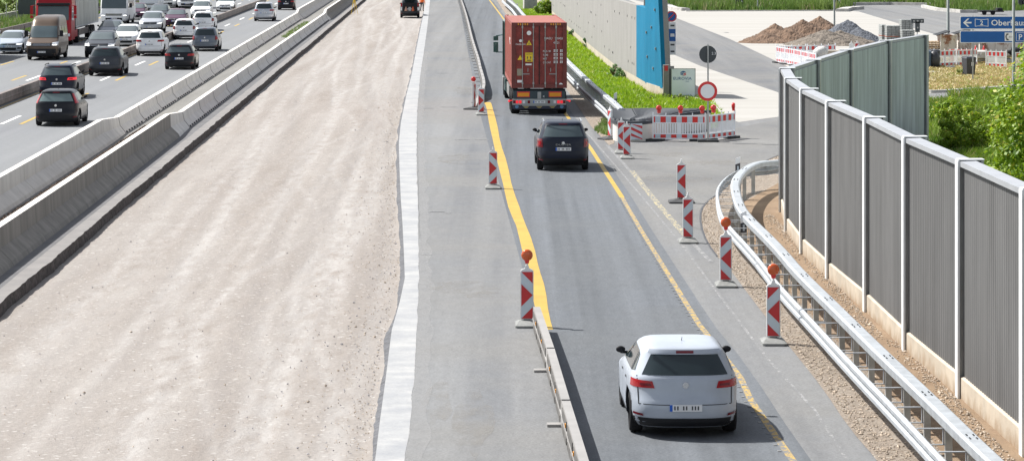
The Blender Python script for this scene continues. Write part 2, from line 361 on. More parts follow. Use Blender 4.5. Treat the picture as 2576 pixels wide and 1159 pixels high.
# gravel bed, 24 cm below the running surface
LE = lambda Y: -9.80+SL*Y+.07*noise.noise(Vector((Y*.06, 3, 0)))+.05*noise.noise(Vector((Y*.6, 0, 5)))+.03*noise.noise(Vector((Y*2.1, 0, 9)))
ys = uk(20, 110, .25)+uk(110.5, 430, 1.2); N = 96; g = MB(); vs = []; TR = []; RU = []; rt = random.Random(21)
tracks = []
for i in range(24):
    u0 = rt.uniform(-9.6, -1.6); a = rt.uniform(.15, .9); ph = rt.uniform(0, 6.3); wl = rt.uniform(90, 260); dr = rt.uniform(-.020, .008); st = rt.uniform(.35, 1)
    for du in (0, 1.75): tracks.append((u0+du, a, ph, wl, dr, st, rt.uniform(.13, .32), rt.random() < .33))
for (u0, ph) in ((-4.6, 1.2), (-3.2, 1.25), (-2.9, .2)): tracks.append((u0, .8, ph, 42, -.004, 1.0, .14, False))
for Y in ys:
    a = LE(Y)-.35; b = rx(Y)+.1; tc = [(u0+A*math.sin(Y/wl*6.283+ph)+dr*(Y-80)+SL*Y, st*max(0, .55+.9*noise.noise(Vector((Y*.02, u0, ph)))), w_, dk) for (u0, A, ph, wl, dr, st, w_, dk) in tracks]
    for i in range(N+1):
        x = lin(i/N, a, b); e = min(i/N, 1); li = 0; dk_ = 0
        for cx_, st, w_, dk in tc:
            d = abs(x-cx_)/w_
            if d < 2.2:
                q = st*math.exp(-d*d)
                if dk: dk_ += q
                else: li += q
                if .8 < d < 1.7: dk_ += st*.35*math.exp(-((d-1.25)/.25)**2)
        z = -.245+.022*noise.noise(Vector((x*.9, Y*.12, 1)))+.014*noise.noise(Vector((x*3, Y*.5, 7)))+.008*noise.noise(Vector((x*8, Y*6, 2)))-.012*min(1, li)
        z += .10*max(0, (e-.965)/.035); dk_ += max(0, (e-.86)/.14)*.55*max(0, .6+noise.noise(Vector((x*2, Y*.8, 3))))
        vs.append((x, Y, z)); TR.append(min(.85, li*.75)); RU.append(min(.8, dk_*.7))
g.add(vs, [(r*(N+1)+i, r*(N+1)+i+1, (r+1)*(N+1)+i+1, (r+1)*(N+1)+i) for r in range(len(ys)-1) for i in range(N)])
gb_ = g.build('gravel_bed', 'gravel', smooth=True)
for nm, dat in (('track', TR), ('rut', RU)): at_ = gb_.data.attributes.new(nm, 'FLOAT', 'POINT'); at_.data.foreach_set('value', dat)
tag(gb_, kind='structure')
g = MB(); pp = []
for Y in uk(20, 300, .3):
    wv = .07+.09*max(0, noise.noise(Vector((Y*.22, 7, 1)))+.35)+.03*noise.noise(Vector((Y*1.9, 2, 1)))
    pp += [(rx(Y)-max(.02, wv), Y, -.17), (rx(Y)+.05, Y, -.09)]
g.add(pp, [(2*i, 2*i+1, 2*i+3, 2*i+2) for i in range(len(pp)//2-1)])
tag(g.build('dark_edge_band', mat('dark_edge_layer', (.075,.078,.088), .8, var=.4, scale=5, fine=.5, bump=.8, bscale=14)), kind='structure')  # narrow wavering dark band along the right-hand edge of the gravel
# right-hand asphalt, with its cut edge
g = MB(); ys = uk(20, 430, 1.5); pts = []
for Y in ys: pts += [(rx(Y), Y, -.3), (rx(Y), Y, 0), (60, Y, 0)]
g.add(pts, [(3*i+j, 3*i+j+1, 3*i+4+j, 3*i+3+j) for i in range(len(ys)-1) for j in (0, 1)])
tag(g.build('asphalt_road', 'asphalt'), kind='structure')
g = MB(); pts = []
for Y in ys:
    pass
ys2 = uk(20, 140, .2)+uk(140.5, 430, 1.5)
for Y in ys2:
    pts += [(rx(Y)+.004, Y, .004), (wx(Y)+.04*noise.noise(Vector((Y*.5, 3, 3)))+.012*noise.noise(Vector((Y*5, 3, 3))), Y, .004)]
g.add(pts, [(2*i, 2*i+1, 2*i+3, 2*i+2) for i in range(len(ys2)-1)])
tag(g.build('edge_strip', 'white_strip'), kind='structure')
# running lane between the yellow lines, darker worn asphalt
YL = [(1225,258),(1230,265),(1240,310),(1250,360),(1265,415),(1280,480),(1297,535),(1316,580),(1335,650),(1348,700),(1360,760),(1371,829)]
YR = [(1230.4,0),(1268,50),(1427,293),(1488,377),(1565,497),(1613,580),(1758,815),(1863,950),(1888,1005),(1995,1159)]
yr = sorted((G(*p).y, G(*p).x) for p in YR)
lane = []
for Y in uk(30, 400, 4): lane.append((interp(yr, Y)[0]+.3 if Y < 338 else yr[-1][1]+.3+SL*(Y-345), Y))
lft = []
for Y in uk(30, 400, 4): lft.append(((1.15-.0275*(Y-40)) if Y < 140 else -1.6+SL*1.05*(Y-140), Y))
sheet('running_lane', lft+lane[::-1], .003, 'asphalt_lane')
# yellow and white markings
g = MB(); ylp = smoothpath([G(*p) for p in YL], 1)
strip(g, ylp, .33, .008, 0, [.30+.03*math.sin(i*1.7) for i in range(len(ylp))])
tag(g.build('lane_tape', 'yellow'), kind='structure')
g = MB(); far = [G(1226,-6)]+[G(*p) for p in YR[:5]]; strip(g, dense(far, 4), .15, .008)
tag(g.build('edge_line', 'yellow'), kind='structure')
g = MB(); nr = [G(*p) for p in YR[4:9]]+[G(1995,1159), G(2080,1290)]; strip(g, dense(nr, 2), .12, .008)
tag(g.build('worn_edge_line', 'yellow_worn'), kind='structure')
g = MB()
for k, p in enumerate(resample([G(*q) for q in YR[4:]], .55)):
    if p.y > 47: g.box((p.x-.11, p.y, .010), (.055, .09, .006))
g.box((G(1872,968).x, G(1872,968).y, .01), (.1,.2,.006))
tag(g.build('marking_studs', 'white_worn'), kind='structure')
g = MB()
for q in ([(1440,300),(1488,348),(1568,440),(1640,525),(1718,620)], [(1718,620),(1838,780),(1933,905),(2048,1030),(2133,1159),(2220,1290)]): strip(g, dense([G(*p) for p in q], 2), .06, .007)
strip(g, [G(1528,366), G(1620,470), G(1700,570), G(1790,660)], .12, .0065)
tag(g.build('old_line', 'white_worn'), kind='structure')
g = MB(); strip(g, dense([G(1590,430), G(1620,470), G(1665,525), G(1740,610)], 2), .18, .0075); tag(g.build('old_yellow_line', worn('faint_yellow', (.44,.37,.2), .5)), kind='structure')
g = MB()
for x0, x1, y in ((1060,1092,273),(1145,1182,352),(1078,1118,533),(1118,1135,536),(1100,1130,185),(1195,1230,352),(1110,1150,270),(1060,1086,640)): 
    a = G(x0, y); b_ = G(x1, y); g.box(((a.x+b_.x)/2, a.y, .007), (b_.x-a.x, .16, .004))
tag(g.build('survey_mark', 'white_worn'), kind='structure')
g = MB(); strip(g, [G(1075,18), G(1415,28.5)], .18, .0095); tag(g.build('tar_seam', 'tar'), kind='structure')
g = MB(); wob = lambda pts_: [Vector((p.x+.03*noise.noise(Vector((p.y*.7, 1, 1))), p.y, 0)) for p in dense([G(*q) for q in pts_], .6)]
strip(g, wob([(1050,330),(1053,520),(1056,600)]), .010, .0075)
pass
pass
tag(g.build('pavement_crack', plain('crack_fill', (.09,.092,.096), .8)), kind='structure')
M['dust'] = dusty('dust_film', (.26,.245,.22), .42, 1.6); g = MB(); rd_ = random.Random(4); M['chalk'] = dusty('chalk_film', (.36,.36,.36), .30, 5); gd = MB()
pp_ = [(wx(Y_)+(o_ if not o_ else .30+.15*noise.noise(Vector((Y_*.4, 8, 8)))), Y_, .0058) for Y_ in uk(30, 200, .5) for o_ in (0, 1)]; gd.add(pp_, [(2*i, 2*i+1, 2*i+3, 2*i+2) for i in range(len(pp_)//2-1)]); tag(gd.build('chalk_dust', M['chalk']), kind='structure')
for (px_0, py_0, w_, h_) in ((1185,150,1.5,6),(1180,230,1.6,8),(1150,720,1.7,2.2),(1230,742,1.2,1.4),(1100,1010,.5,5),(1190,1060,.6,6),(1150,400,1.2,5),(1700,450,2.2,3),(1800,410,1.8,2.5),(1690,390,1.6,2)):
    c_ = G(px_0, py_0); ring = [(c_.x+w_*(.6+.5*rd_.random())*math.cos(a_/14*6.283)*.6, c_.y+h_*(.6+.5*rd_.random())*math.sin(a_/14*6.283)*.6, .0068) for a_ in range(14)]
    g.add([(c_.x, c_.y, .0068)]+ring, [(0, 1+k_, 1+(k_+1) % 14) for k_ in range(14)])
tag(g.build('dust_patch', M['dust']), kind='structure') if 'dust' in M else None
# left side: gutter strip, milled strip, verge between the concrete rows, far carriageways
def band(name, u0, u1, z, m, y0=20, y1=430, wob=0, step=1.5):
    g = MB(); p = []
    for Y in uk(y0, y1, step):
        wv = wob*noise.noise(Vector((Y*.15, u0, 0)))
        p += [U(u0, Y, z), U(u1+wv, Y, z)]
    g.add(p, [(2*i, 2*i+1, 2*i+3, 2*i+2) for i in range(len(p)//2-1)]); return tag(g.build(name, m), kind='structure')
band('gutter_strip', -10.8, -10.0, 0, 'gutter')
band('median_strip', -13.8, -10.7, .004, 'strip_dirt')
band('carriageway', -33.5, -13.1, .008, 'asphalt_left')
g = MB(); ys = uk(20, 150, .35)+uk(151, 430, 1.5); p = []
for Y in ys:
    e = LE(Y); jag = .03*noise.noise(Vector((Y*2.3, 9, 0)))+.05*max(0, noise.noise(Vector((Y*.35, 4, 4))))
    xl = U(-10.17, Y).x+.02*noise.noise(Vector((Y*.3, 1, 1)))
    p += [(xl, Y, -.02), (xl, Y, .035), (e-jag, Y, .03), (e+.012+jag, Y, -.10), (e+.03, Y, -.27)]
for j, mi in ((0, 0), (1, 0), (2, 1), (3, 1)): pass
k = 5; g.v = [tuple(v) for v in p]
for i in range(len(ys)-1):
    for j in range(4): g.f.append((i*k+j, i*k+j+1, (i+1)*k+j+1, (i+1)*k+j)); g.m.append(0 if j < 2 else 1)
tag(g.build('milled_strip', ['milled', 'broken']), kind='structure')
g = MB(); gy = MB()
for k in range(-5, 15):
    Y = 128.8+18*k
    for u, mb in ((-18.72, g), (-22.7, g), (-17.9, gy), (-23.5, gy), (-26.8, gy)):
        if u == -26.8 and k % 1: continue
        a = U(u, Y-2.8); b_ = U(u, Y+2.8); strip(mb, [a, b_], .16, .012)
tag(g.build('lane_dashes', 'white_paint'), kind='structure'); tag(gy.build('yellow_dashes', 'yellow'), kind='structure')
g = MB(); strip(g, [U(-20.42, 30), U(-20.42, 400)], .10, .012); strip(g, [U(-31.9, 30), U(-31.9, 400)], .2, .012); tag(g.build('yellow_edge_line', 'yellow'), kind='structure')
band('far_verge', -60, -33.4, .004, 'soil_green')
# ------------------------------------------------------------------ right side surfaces
def PG(pts): return [G(*p)[:2] for p in pts]
sheet('concrete_yard', PG([(1560,-8),(1688,24),(2118,26),(2160,30),(2320,78),(2440,112),(2700,120),(2700,225),(2480,231),(2310,236),(2240,225),(2090,220),(2010,182),(1953,155),(1838,100),(1690,42),(1640,26)]), .006, 'concrete_lot')
sheet('lower_apron', PG([(1640,120),(1692,137),(1760,166),(1963,235),(2040,262)])+[(11.5,126)]+PG([(1963,294),(1858,308),(1818,294),(1788,262),(1700,245)]), .006, 'concrete_lot')
sheet('ramp_road', PG([(1500,320),(1545,362),(1640,362),(1965,300),(2020,380),(1943,397),(1863,435),(1818,480),(1775,510),(1760,530),(1763,579),(1700,560),(1600,455),(1532,372)]), .005, 'asphalt_ramp')
EDGE = [(2300,1290),(2208,1159),(2138,1080),(2068,975),(2008,900),(1928,800),(1878,735),(1838,680),(1793,635),(1768,590),(1760,545),(1770,515),(1818,480),(1863,437),(1943,397),(2000,378)]
edge = smoothpath([G(*p) for p in EDGE], 1)
vpoly = [p[:2] for p in edge]+[(11.5,104),(9.2,93),(8.2,87),(8.3,35),(6.0,35)]
sheet('verge', vpoly, .012, 'verge')
dirt = [(6.6,38),(6.75,50),(6.45,60),(6.2,70),(6.15,80),(6.9,90),(8.6,97),(11.5,104),(9.2,93),(8.25,87),(8.3,38)]
sheet('dirt_strip', dirt, .018, 'sand')
g = MB(); strip(g, edge[16:], .05, .022); tag(g.build('tar_edge', 'tar'), kind='structure')
VF = [(1246,-4),(1271,35),(1425,225),(1488,320),(1532,366),(1545,362)]
sheet('far_verge_gravel', PG(VF)+[(4.0,117.5),(5.5,118.6),(6.5,122),(5.5,126),(4.3,135),(2.9,170),(1.0,260),(-.3,345)], .012, 'verge')
GI = PG([(1283,-6),(1318,36),(1432,153),(1499,216),(1550,257),(1568,272)])+[(4.2,122.8),(8.2,123)]+PG([(1815,294),(1790,262),(1750,247),(1672,246)])+[(7.3,145.8),(6.76,149),(6.45,156.3),(5.86,168),(4.4,236),(3.6,290),(2.4,352)]
sheet('grass_verge', GI, .03, 'soil_green')
GE = [(8.3,36),(8.3,87),(9.5,92),(11.4,100),(13.7,108),(15.8,113.5)]+PG([(2312,263),(2438,249),(2553,241),(2700,232)])+[(42,36)]
sheet('grass_bank', GE, .014, 'soil_green')
DI = PG([(2300,150),(2700,148),(2700,213),(2560,217),(2415,227),(2370,231),(2340,231),(2300,224)])
sheet('dry_grass_island', DI, .02, 'dry_turf')
sheet('footpath', PG([(2300,178),(2375,178),(2418,195),(2300,210)]), .026, 'concrete_lot')
GFAR = PG([(1500,-30),(1680,8),(1727,27),(2122,26),(2137,16),(2150,13)])+PG([(2343,13),(2345,-30)])
sheet('far_meadow', GFAR, .014, 'soil_green')
GF2 = PG([(2320,-30),(2330,16),(2458,31),(2490,29),(2700,24),(2700,-30)])
sheet('far_meadow_right', GF2, .016, 'soil_green')
def kerb(name, pts, label, w=.35, h=.14):
    g = MB(); p = dense([G(*q) for q in pts], 2); g.sweep(p, [(-w/2, -.02), (-w/2, h*.8), (-w/4, h), (w/2, h), (w/2, -.02)])
    tag(g.build(name, 'kerb', recalc=True), kind='structure')
kerb('kerb', [(2290,231),(2345,234),(2375,233),(2415,230),(2560,221),(2700,214)], '')
kerb('kerb', [(2137,14),(2240,13),(2345,15)], '', .5, .3); kerb('kerb', [(2323,20),(2360,28),(2420,33),(2458,33)], '', .5, .3)
kerb('kerb', [(1683,20),(1700,26),(1725,28)], '', .9, .3); kerb('kerb', [(1725,29.5),(2118,28.5)], '', .4, .1); kerb('kerb', [(2118,30),(2130,26),(2160,24)], '', 1.2, .3)
kerb('kerb', [(1748,250),(1790,264),(1818,292),(1822,302)], '', .2, .12)
# ------------------------------------------------------------------ scattered stuff
def scatter_blades(name, poly, n, h, w, m, z=0., dens=None, lean=.35, clump=.6, keep=None, seed=1):
    rnd = random.Random(seed); xs = [p[0] for p in poly]; yy = [p[1] for p in poly]; g = MB(); g.tone = []; c = 0; tries = 0
    V = g.v; Fc = g.f
    while c < n and tries < n*40:
        tries += 1; x = rnd.uniform(min(xs), max(xs)); y = rnd.uniform(min(yy), max(yy))
        if not inside((x, y), poly): continue
        if keep and not keep(x, y, rnd): continue
        q = noise.noise(Vector((x*clump, y*clump*.7, seed)))
        if q < -.35 and rnd.random() < .5: continue
        hh = h*(.55+.7*rnd.random())*(1+.9*q); tone = min(.84, max(0, .42+.55*q+rnd.uniform(-.3, .3)))
        if rnd.random() < .07: tone = .97
        for k in range(3):
            a = rnd.uniform(0, 2*PI); dx = math.cos(a)*w*.5; dy = math.sin(a)*w*.5; ox = rnd.gauss(0, w*1.3); oy = rnd.gauss(0, w*1.3)
            lx = rnd.gauss(0, lean)*hh; ly = rnd.gauss(0, lean)*hh; b = len(V)
            V += [(x+ox-dx, y+oy-dy, z), (x+ox+dx, y+oy+dy, z), (x+ox+dx*.6+lx*.5, y+oy+dy*.6+ly*.5, z+hh*.6), (x+ox+lx, y+oy+ly, z+hh)]
            Fc += [(b, b+1, b+2), (b, b+2, b+3)]; g.m += [0, 0]; g.tone += [tone, tone]
        c += 1
    return tag(g.build(name, m), kind='stuff')
scatter_blades('weeds', GI, 15000, .17, .075, 'grass_bright', .03, lean=.5, clump=.9, seed=2, keep=lambda x, y, r: y < 300 and (y > 128 or r.random() < .9))
scatter_blades('weeds', PG([(1500,330),(1528,300),(1545,280),(1536,345)]), 500, .18, .05, 'grass_far', .012, seed=3)
scatter_blades('meadow_grass', GE, 18000, .42, .055, 'grass', .01, lean=.42, clump=.35, seed=4, keep=lambda x, y, r: x > .133*y-.6 and x < .172*y+2.5 and y > 92)
scatter_blades('dry_grass', DI, 7000, .13, .10, 'grass_dry', .02, lean=.8, clump=.4, seed=5, keep=lambda x, y, r: x < 36)
scatter_blades('tall_grass', GFAR, 11000, .85, .13, 'grass_far', .0, lean=.2, clump=.18, seed=6, keep=lambda x, y, r: y < 350)
scatter_blades('tall_grass', GF2, 4500, .8, .13, 'grass_far', .0, lean=.2, clump=.18, seed=7, keep=lambda x, y, r: y < 350 and x < 64)
def stones(name, pts, m, smin, smax, seed):
    rnd = random.Random(seed); g = MB()
    for x, y, z in pts:
        s = rnd.uniform(smin, smax)*(1.8 if rnd.random() < .04 else 1); a = rnd.uniform(0, PI); ca, sa = math.cos(a), math.sin(a)
        q = [(1,0,0),(-.9,.1,0),(.1,.8,0),(0,-.9,.1),(.1,0,.7),(0,0,-.6)]
        vs = []
        for (px, py, pz) in q:
            px *= rnd.uniform(.7, 1.2); py *= rnd.uniform(.6, 1.1); pz *= rnd.uniform(.6, 1.2)
            vs.append((x+(px*ca-py*sa)*s, y+(px*sa+py*ca)*s, z+pz*s))
        g.add(vs, [(0,2,4),(2,1,4),(1,3,4),(3,0,4),(2,0,5),(1,2,5),(3,1,5),(0,3,5)])
    return tag(g.build(name, m), kind='stuff')
rnd = random.Random(5); pts = []; pts2 = []
for i in range(4200):
    Y = 40+110*rnd.random()**1.5; d = abs(rnd.gauss(0, 1))**1.6*.55; (pts if rnd.random() < .7 else pts2).append((rx(Y)-.05-d, Y, -.23))
for i in range(1500):
    Y = 40+120*rnd.random()**1.4; f = rnd.random(); x = lin(f, LE(Y)+.1, rx(Y)); (pts if rnd.random() < .5 else pts2).append((x, Y, -.235))
stones('loose_stones', pts, 'stone', .007, .022, 1); stones('loose_stones', pts2, 'stone_grey', .007, .026, 2)
pts = []
ek = [p for p in edge if p.y > 38]
for i in range(2600):
    a = rnd.choice(range(len(ek)-1)); p = ek[a].lerp(ek[a+1], rnd.random()); pts.append((p.x+.05+abs(rnd.gauss(0, .28)), p.y+rnd.gauss(0, .3), .02))
pts = [p for p in pts if inside(p, vpoly)]
for i in range(2200):
    Y = rnd.uniform(42, 86); pts.append((7.85-abs(rnd.gauss(0, .16))-.12 if Y < 60 else 7.45-abs(rnd.gauss(0, .16))-.0, Y, .03))
for i in range(1800):
    Y = rnd.uniform(42, 80); pts.append((rnd.uniform(5.6, 6.9), Y, .02))
stones('verge_stones', [p for p in pts if inside(p, vpoly)], 'stone', .012, .035, 3)
pts = []
for i in range(2600):
    Y = rnd.uniform(60, 125); pts.append((U(-12.6+abs(rnd.gauss(0, .14)), Y).x, Y, .03))
stones('median_debris', pts, mat('brown_leaf_litter', (.10,.07,.055), .95, var=.6, scale=6), .02, .06, 4)
scatter_blades('median_weeds', [U(-12.6, 225)[:2], U(-11.2, 225)[:2], U(-11.2, 262)[:2], U(-12.6, 262)[:2]], 500, .12, .05, 'grass_far', .01, seed=8)
# ------------------------------------------------------------------ shrubs
def leaves(g, c, r, n, size, rnd, tone0=.4, flat=.8):
    c = Vector(c)
    cl = []
    for i in range(max(6, n//70)):
        while True:
            v = Vector((rnd.uniform(-1,1), rnd.uniform(-1,1), rnd.uniform(-.8,1)))
            if .35 < v.length < 1: break
        cl.append((Vector((v.x*r[0], v.y*r[1], v.z*r[2])), rnd.uniform(.16, .42)*min(r), rnd.uniform(-.25, .25)))
    for i in range(n):
        o, rr, tt = rnd.choice(cl); d = Vector((rnd.gauss(0,1), rnd.gauss(0,1), rnd.gauss(0,1))).normalized()*rr*rnd.uniform(.5, 1.1)
        p = c+o+d; nrm = (d.normalized()+Vector((rnd.gauss(0,.5), rnd.gauss(0,.5), .6+rnd.gauss(0,.5)))).normalized()
        t = nrm.orthogonal().normalized(); t = Matrix.Rotation(rnd.uniform(0, 2*PI), 3, nrm) @ t; b = nrm.cross(t); s = size*rnd.uniform(.6, 1.3)
        g.add([p-t*s, p+b*s*.55, p+t*s, p-b*s*.55], [(0,1,2,3)]); g.tone.append(min(.84, max(0, tone0+tt+rnd.uniform(-.25, .25))) if rnd.random() > .06 else .97)
def shrub(label, loc, r, n, size, m='leaf', cat='shrub', name='shrub', group=None, seed=1, tone=.45, stems=5):
    rnd = random.Random(seed); t = thing(name, label, cat, loc, 0, group)
    g = MB(); g.tone = []; leaves(g, (0,0,r[2]*.95), r, n, size, rnd, tone); g.build('foliage', m, t)
    s = MB()
    for i in range(stems): s.tube((rnd.uniform(-.1,.1)*r[0], rnd.uniform(-.1,.1)*r[1], -.05), (rnd.uniform(-.7,.7)*r[0], rnd.uniform(-.7,.7)*r[1], r[2]*rnd.uniform(1, 1.6)), .03*max(r)/1.0, .008, 6)
    s.build('stem', 'twig', t); return t
def PB(x, y): p = G(x, y); return (p.x, p.y, .0)
shrub('large yellow-green bush at the right edge in front of the lamp pole', (14.55, 82.5, -.4), (1.35, 1.6, 2.75), 13000, .075, seed=2, tone=.58, stems=8)
shrub('leafy branch of shrubs below the large bush, behind the fence cap', (15.2, 90, -.2), (1.3,1.6,.85), 3500, .075, seed=12, tone=.42)
shrub('low yellow-green shrub in the grass just right of the tall fence end', (18.3, 124, 0), (1.3,1.2,.62), 2600, .075, seed=3, tone=.6)
shrub('yellow-green shrub in the middle of the grass bank', (19.4, 119, 0), (1.3,1.0,.5), 1600, .075, seed=4, tone=.5)
shrub('darker leafy shrub on the grass bank beneath the large bush', (18.9, 112, 0), (1.1,1.0,.75), 1700, .08, 'leaf_dark', seed=5, tone=.5)
shrub('pale yellow-green shrub beside the tall fence end, lower than its neighbour', (16.6, 110, 0), (1.2,1.1,.75), 2600, .075, seed=32, tone=.62)
shrub('loose leafy shrub on the grass bank left of the large bush', (17.6, 104, 0), (.9,1.1,.95), 2400, .075, seed=33, tone=.5)
shrub('round green bush where the grass meets the top of the grey noise wall', (3.05, 283, 0), (.95,.9,.75), 2600, .10, seed=6, tone=.5)
shrub('dark low shrub against the wall foot, farthest of the three', (4.55, 226, 0), (.45,1.6,.32), 700, .07, 'leaf_dark', 'shrub', seed=7, group='shrubs at the wall foot')
shrub('dark low shrub against the wall foot, middle of the three', (4.95, 205, 0), (.4,.9,.35), 500, .07, 'leaf_dark', seed=8, group='shrubs at the wall foot')
shrub('bushy grey-green weeds against the wall foot by the blue panels', (5.7, 165, 0), (.6,3.0,.42), 1500, .06, 'leaf_dark', seed=9, tone=.7, group='shrubs at the wall foot')
shrub('pale weeds at the foot of the blue wall end', (7.3, 143, 0), (1.1,1.2,.22), 700, .05, 'leaf_hedge', seed=10, tone=.7)
shrub('small round herb bush beside the bin on the dry grass', PB(2430,190), (.5,.5,.32), 500, .05, 'leaf_hedge', seed=15, tone=.7)
for i, u in enumerate((-43.5, -41.8)):
    shrub(['green hedge bush behind the concrete wall in the top left corner', 'green hedge bush behind the concrete wall, next to the dark panel'][i], U(u, 285+i*8), (2.2,2.5,1.6), 1800, .16, 'leaf_hedge', seed=20+i, tone=.5)
scatter_blades('roadside_weeds', [U(-37.6, 235)[:2], U(-33.2, 235)[:2], U(-33.2, 330)[:2], U(-37.6, 330)[:2]], 2500, .7, .1, 'grass_far', .0, seed=31)
# ------------------------------------------------------------------ concrete barrier rows
PN = lambda h, s: [(-.30*s,0),(-.27*s,.10),(-.12*s,.30),(-.11*s,h-.02),(-.10*s,h),(.10*s,h),(.11*s,h-.02),(.12*s,.30),(.27*s,.10),(.30*s,0)]
def row(uf, name, segs, lab, gname, mt, dark=False):
    for k, (y0, y1, h0, h1, kind) in enumerate(segs):
        t = thing(name, lab(k), 'concrete barrier', U(uf(y0), y0), 0, gname); o = Vector(U(uf(y0), y0)); g = MB()
        path = [U(uf(Y), Y)-o for Y in uk(y0+.02, y1-.02, 2.0)]; vs = []
        n = len(path)
        for i, p in enumerate(path):
            f = i/(n-1); h = lin(f, h0, h1); s = 1.0
            fb_ = .35 if h > .8 else .30
            q_ = (h-.64)/.26
            prof = [(-.32,0),(-.30,.07),(-.16,.30),(-.11,h-.02),(-.10,h),(.11,h),(.12,h-.02),(lin(q_,.185,.145),lin(q_,.30,.40)),(lin(q_,.37,.44),lin(q_,.07,.12)),(lin(q_,.41,.50),0)]
            for off, z in prof: vs.append((p.x+off, p.y, z+.0))
        kk = 10; fs = []
        for i in range(n-1):
            for j in range(kk-1): fs.append((i*kk+j, i*kk+j+1, (i+1)*kk+j+1, (i+1)*kk+j))
        fs += [tuple(range(kk))[::-1], tuple(range((n-1)*kk, n*kk))]
        g.add(vs, fs); g.m = [1 if f[0] % kk == 4 and len(f) == 4 else 0 for f in g.f]; g.build('body', ['concrete_old' if kind == 'tall' and dark else mt, mt], t, recalc=True)  # top faces take the unstained pale concrete, painting in their sunlit brightness
        if kind == 'tall': continue
        jp = [(x_*1.03, z_*1.006+.003) for x_, z_ in prof]; jm = MB(); q0 = U(uf(y1), y1)-o
        jv = [(q0.x+a_, q0.y+dy_, b_) for dy_ in (-.05, .05) for a_, b_ in jp]; jm.add(jv, [(j, 10+j, 10+(j+1) % 10, (j+1) % 10) for j in range(10)]+[tuple(range(10)), tuple(range(10, 20))[::-1]]); jm.build('joint', 'joint_dark', t, recalc=True)
        if kind == 'small':
            for i in range(int((y1-y0)/1.0)): b_ = MB(); q = U(uf(y0+.5+i), y0+.5+i)-o; b_.box((q.x+.385, q.y, .035), (.07,.35,.07)); b_.build('drainage_opening', 'black_trim', t)
def mkseg(near_end, far_start):
    s = [(28+(near_end-28)/4*i, 28+(near_end-28)/4*(i+1), .9, .9, 'tall') for i in range(4)]
    s.append((near_end, near_end+5.5, .9, .64, 'trans')); y = near_end+5.5; n = int(round((far_start-y)/8.0)); st = (far_start-3-y)/n
    for i in range(n): s.append((y+i*st, y+(i+1)*st, .64, .64, 'small'))
    s.append((far_start-3, far_start, .64, .9, 'trans'))
    for i in range(6): s.append((far_start+i*20, far_start+(i+1)*20, .9, .9, 'tall'))
    return s
def blabel(rowname, segs):
    def f(k):
        kd = segs[k][4]; same = [i for i in range(len(segs)) if segs[i][4] == kd]; j = same.index(k)
        if kd == 'tall': return 'tall stained concrete barrier, %s from the camera in the %s' % (ORD[j+1], rowname)
        if kd == 'trans': return 'sloping concrete barrier piece at the %s end of the %s' % ('near' if j == 0 else 'far', rowname)
        return 'low pale concrete barrier, %s from the near end of the %s' % (ORD[j+1], rowname)
    return f
sA = mkseg(115, 273); sB = mkseg(118.5, 271)
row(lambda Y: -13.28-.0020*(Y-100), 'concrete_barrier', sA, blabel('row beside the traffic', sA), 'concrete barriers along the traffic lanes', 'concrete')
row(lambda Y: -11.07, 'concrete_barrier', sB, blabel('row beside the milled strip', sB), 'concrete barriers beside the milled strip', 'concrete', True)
# ------------------------------------------------------------------ temporary steel barriers
def steel_seg(label, a, b, group, mt='steel_barrier', h=.5, w=.14, caps=True):
    a = Vector(a); b = Vector(b); t = thing('steel_barrier', label, 'steel barrier', a, math.atan2(-(b.x-a.x), b.y-a.y), group); L = (b-a).length-.03
    g = MB(); g.xprism([(-w/2,.06),(-w/2,h*.42),(-w/2-.012,h*.45),(-w/2-.012,h*.55),(-w/2,h*.58),(-w/2,h),(w/2,h),(w/2,h*.58),(w/2+.012,h*.55),(w/2+.012,h*.45),(w/2,h*.42),(w/2,.06)], 0, L); g.build('rail_body', mt, t, recalc=True)
    for q0, q1 in ((.07,.34),(.39,.66),(.71,.95)):
        g = MB(); g.box((-w/2-.008, L*(q0+q1)/2, h*.74), (.012, L*(q1-q0), h*.30)); g.box((-w/2-.008, L*(q0+q1)/2, h*.26), (.012, L*(q1-q0), h*.22)); g.build('recess_panel', 'steel_side' if mt == 'steel_barrier' else 'rust_barrier', t)
    g = MB(); g.box((-.15, L*.08, .025), (.28,.22,.04)); g.build('foot_plate', mt, t)
    g = MB(); g.box((0, .03, h+.004), (w, .05, .01)); g.build('joint_pin', 'black_trim', t)
    if caps:
        for q in (.3, .72): r = MB(); r.box((-w/2-.02, L*q, h*.75), (.02,.08,.06)); r.build('reflector', 'amber_panel', t)
    return t
nb = [(.50,61.4),(.71,55.3),(.88,49.2),(1.06,43.1),(1.26,37.0),(1.47,31)]
for i in range(5): steel_seg('grey steel barrier element, %s back from the striped beacon at its head' % ORD[i+1], (nb[i+1][0], nb[i+1][1], 0), (nb[i][0], nb[i][1], 0), 'steel barriers in the foreground')
fb = [(1215,223),(1218.4,209.4),(1213.7,187.6),(1207.5,168.8),(1204.3,150),(1195,122),(1185.6,90.6),(1177.8,56),(1170,28),(1160.6,0),(1155,-16)]
fbp = [G(x, y, .5) for x, y in fb]; fbp = smoothpath([Vector((p.x, p.y, 0)) for p in fbp], 1); fr = resample(fbp, 4.0)
for i in range(min(len(fr)-1, 60)): steel_seg('pale steel barrier element, %s of the winding chain from its lowered end' % (ORD[i+1] if i < 30 else ('%d places' % (i+1))), fr[i], fr[i+1], 'steel barriers winding into the distance', caps=False)
t = thing('steel_barrier', 'tapered end of the winding chain, sloping down to the road beside the beacon', 'steel barrier', fr[0], 0, 'steel barriers winding into the distance')
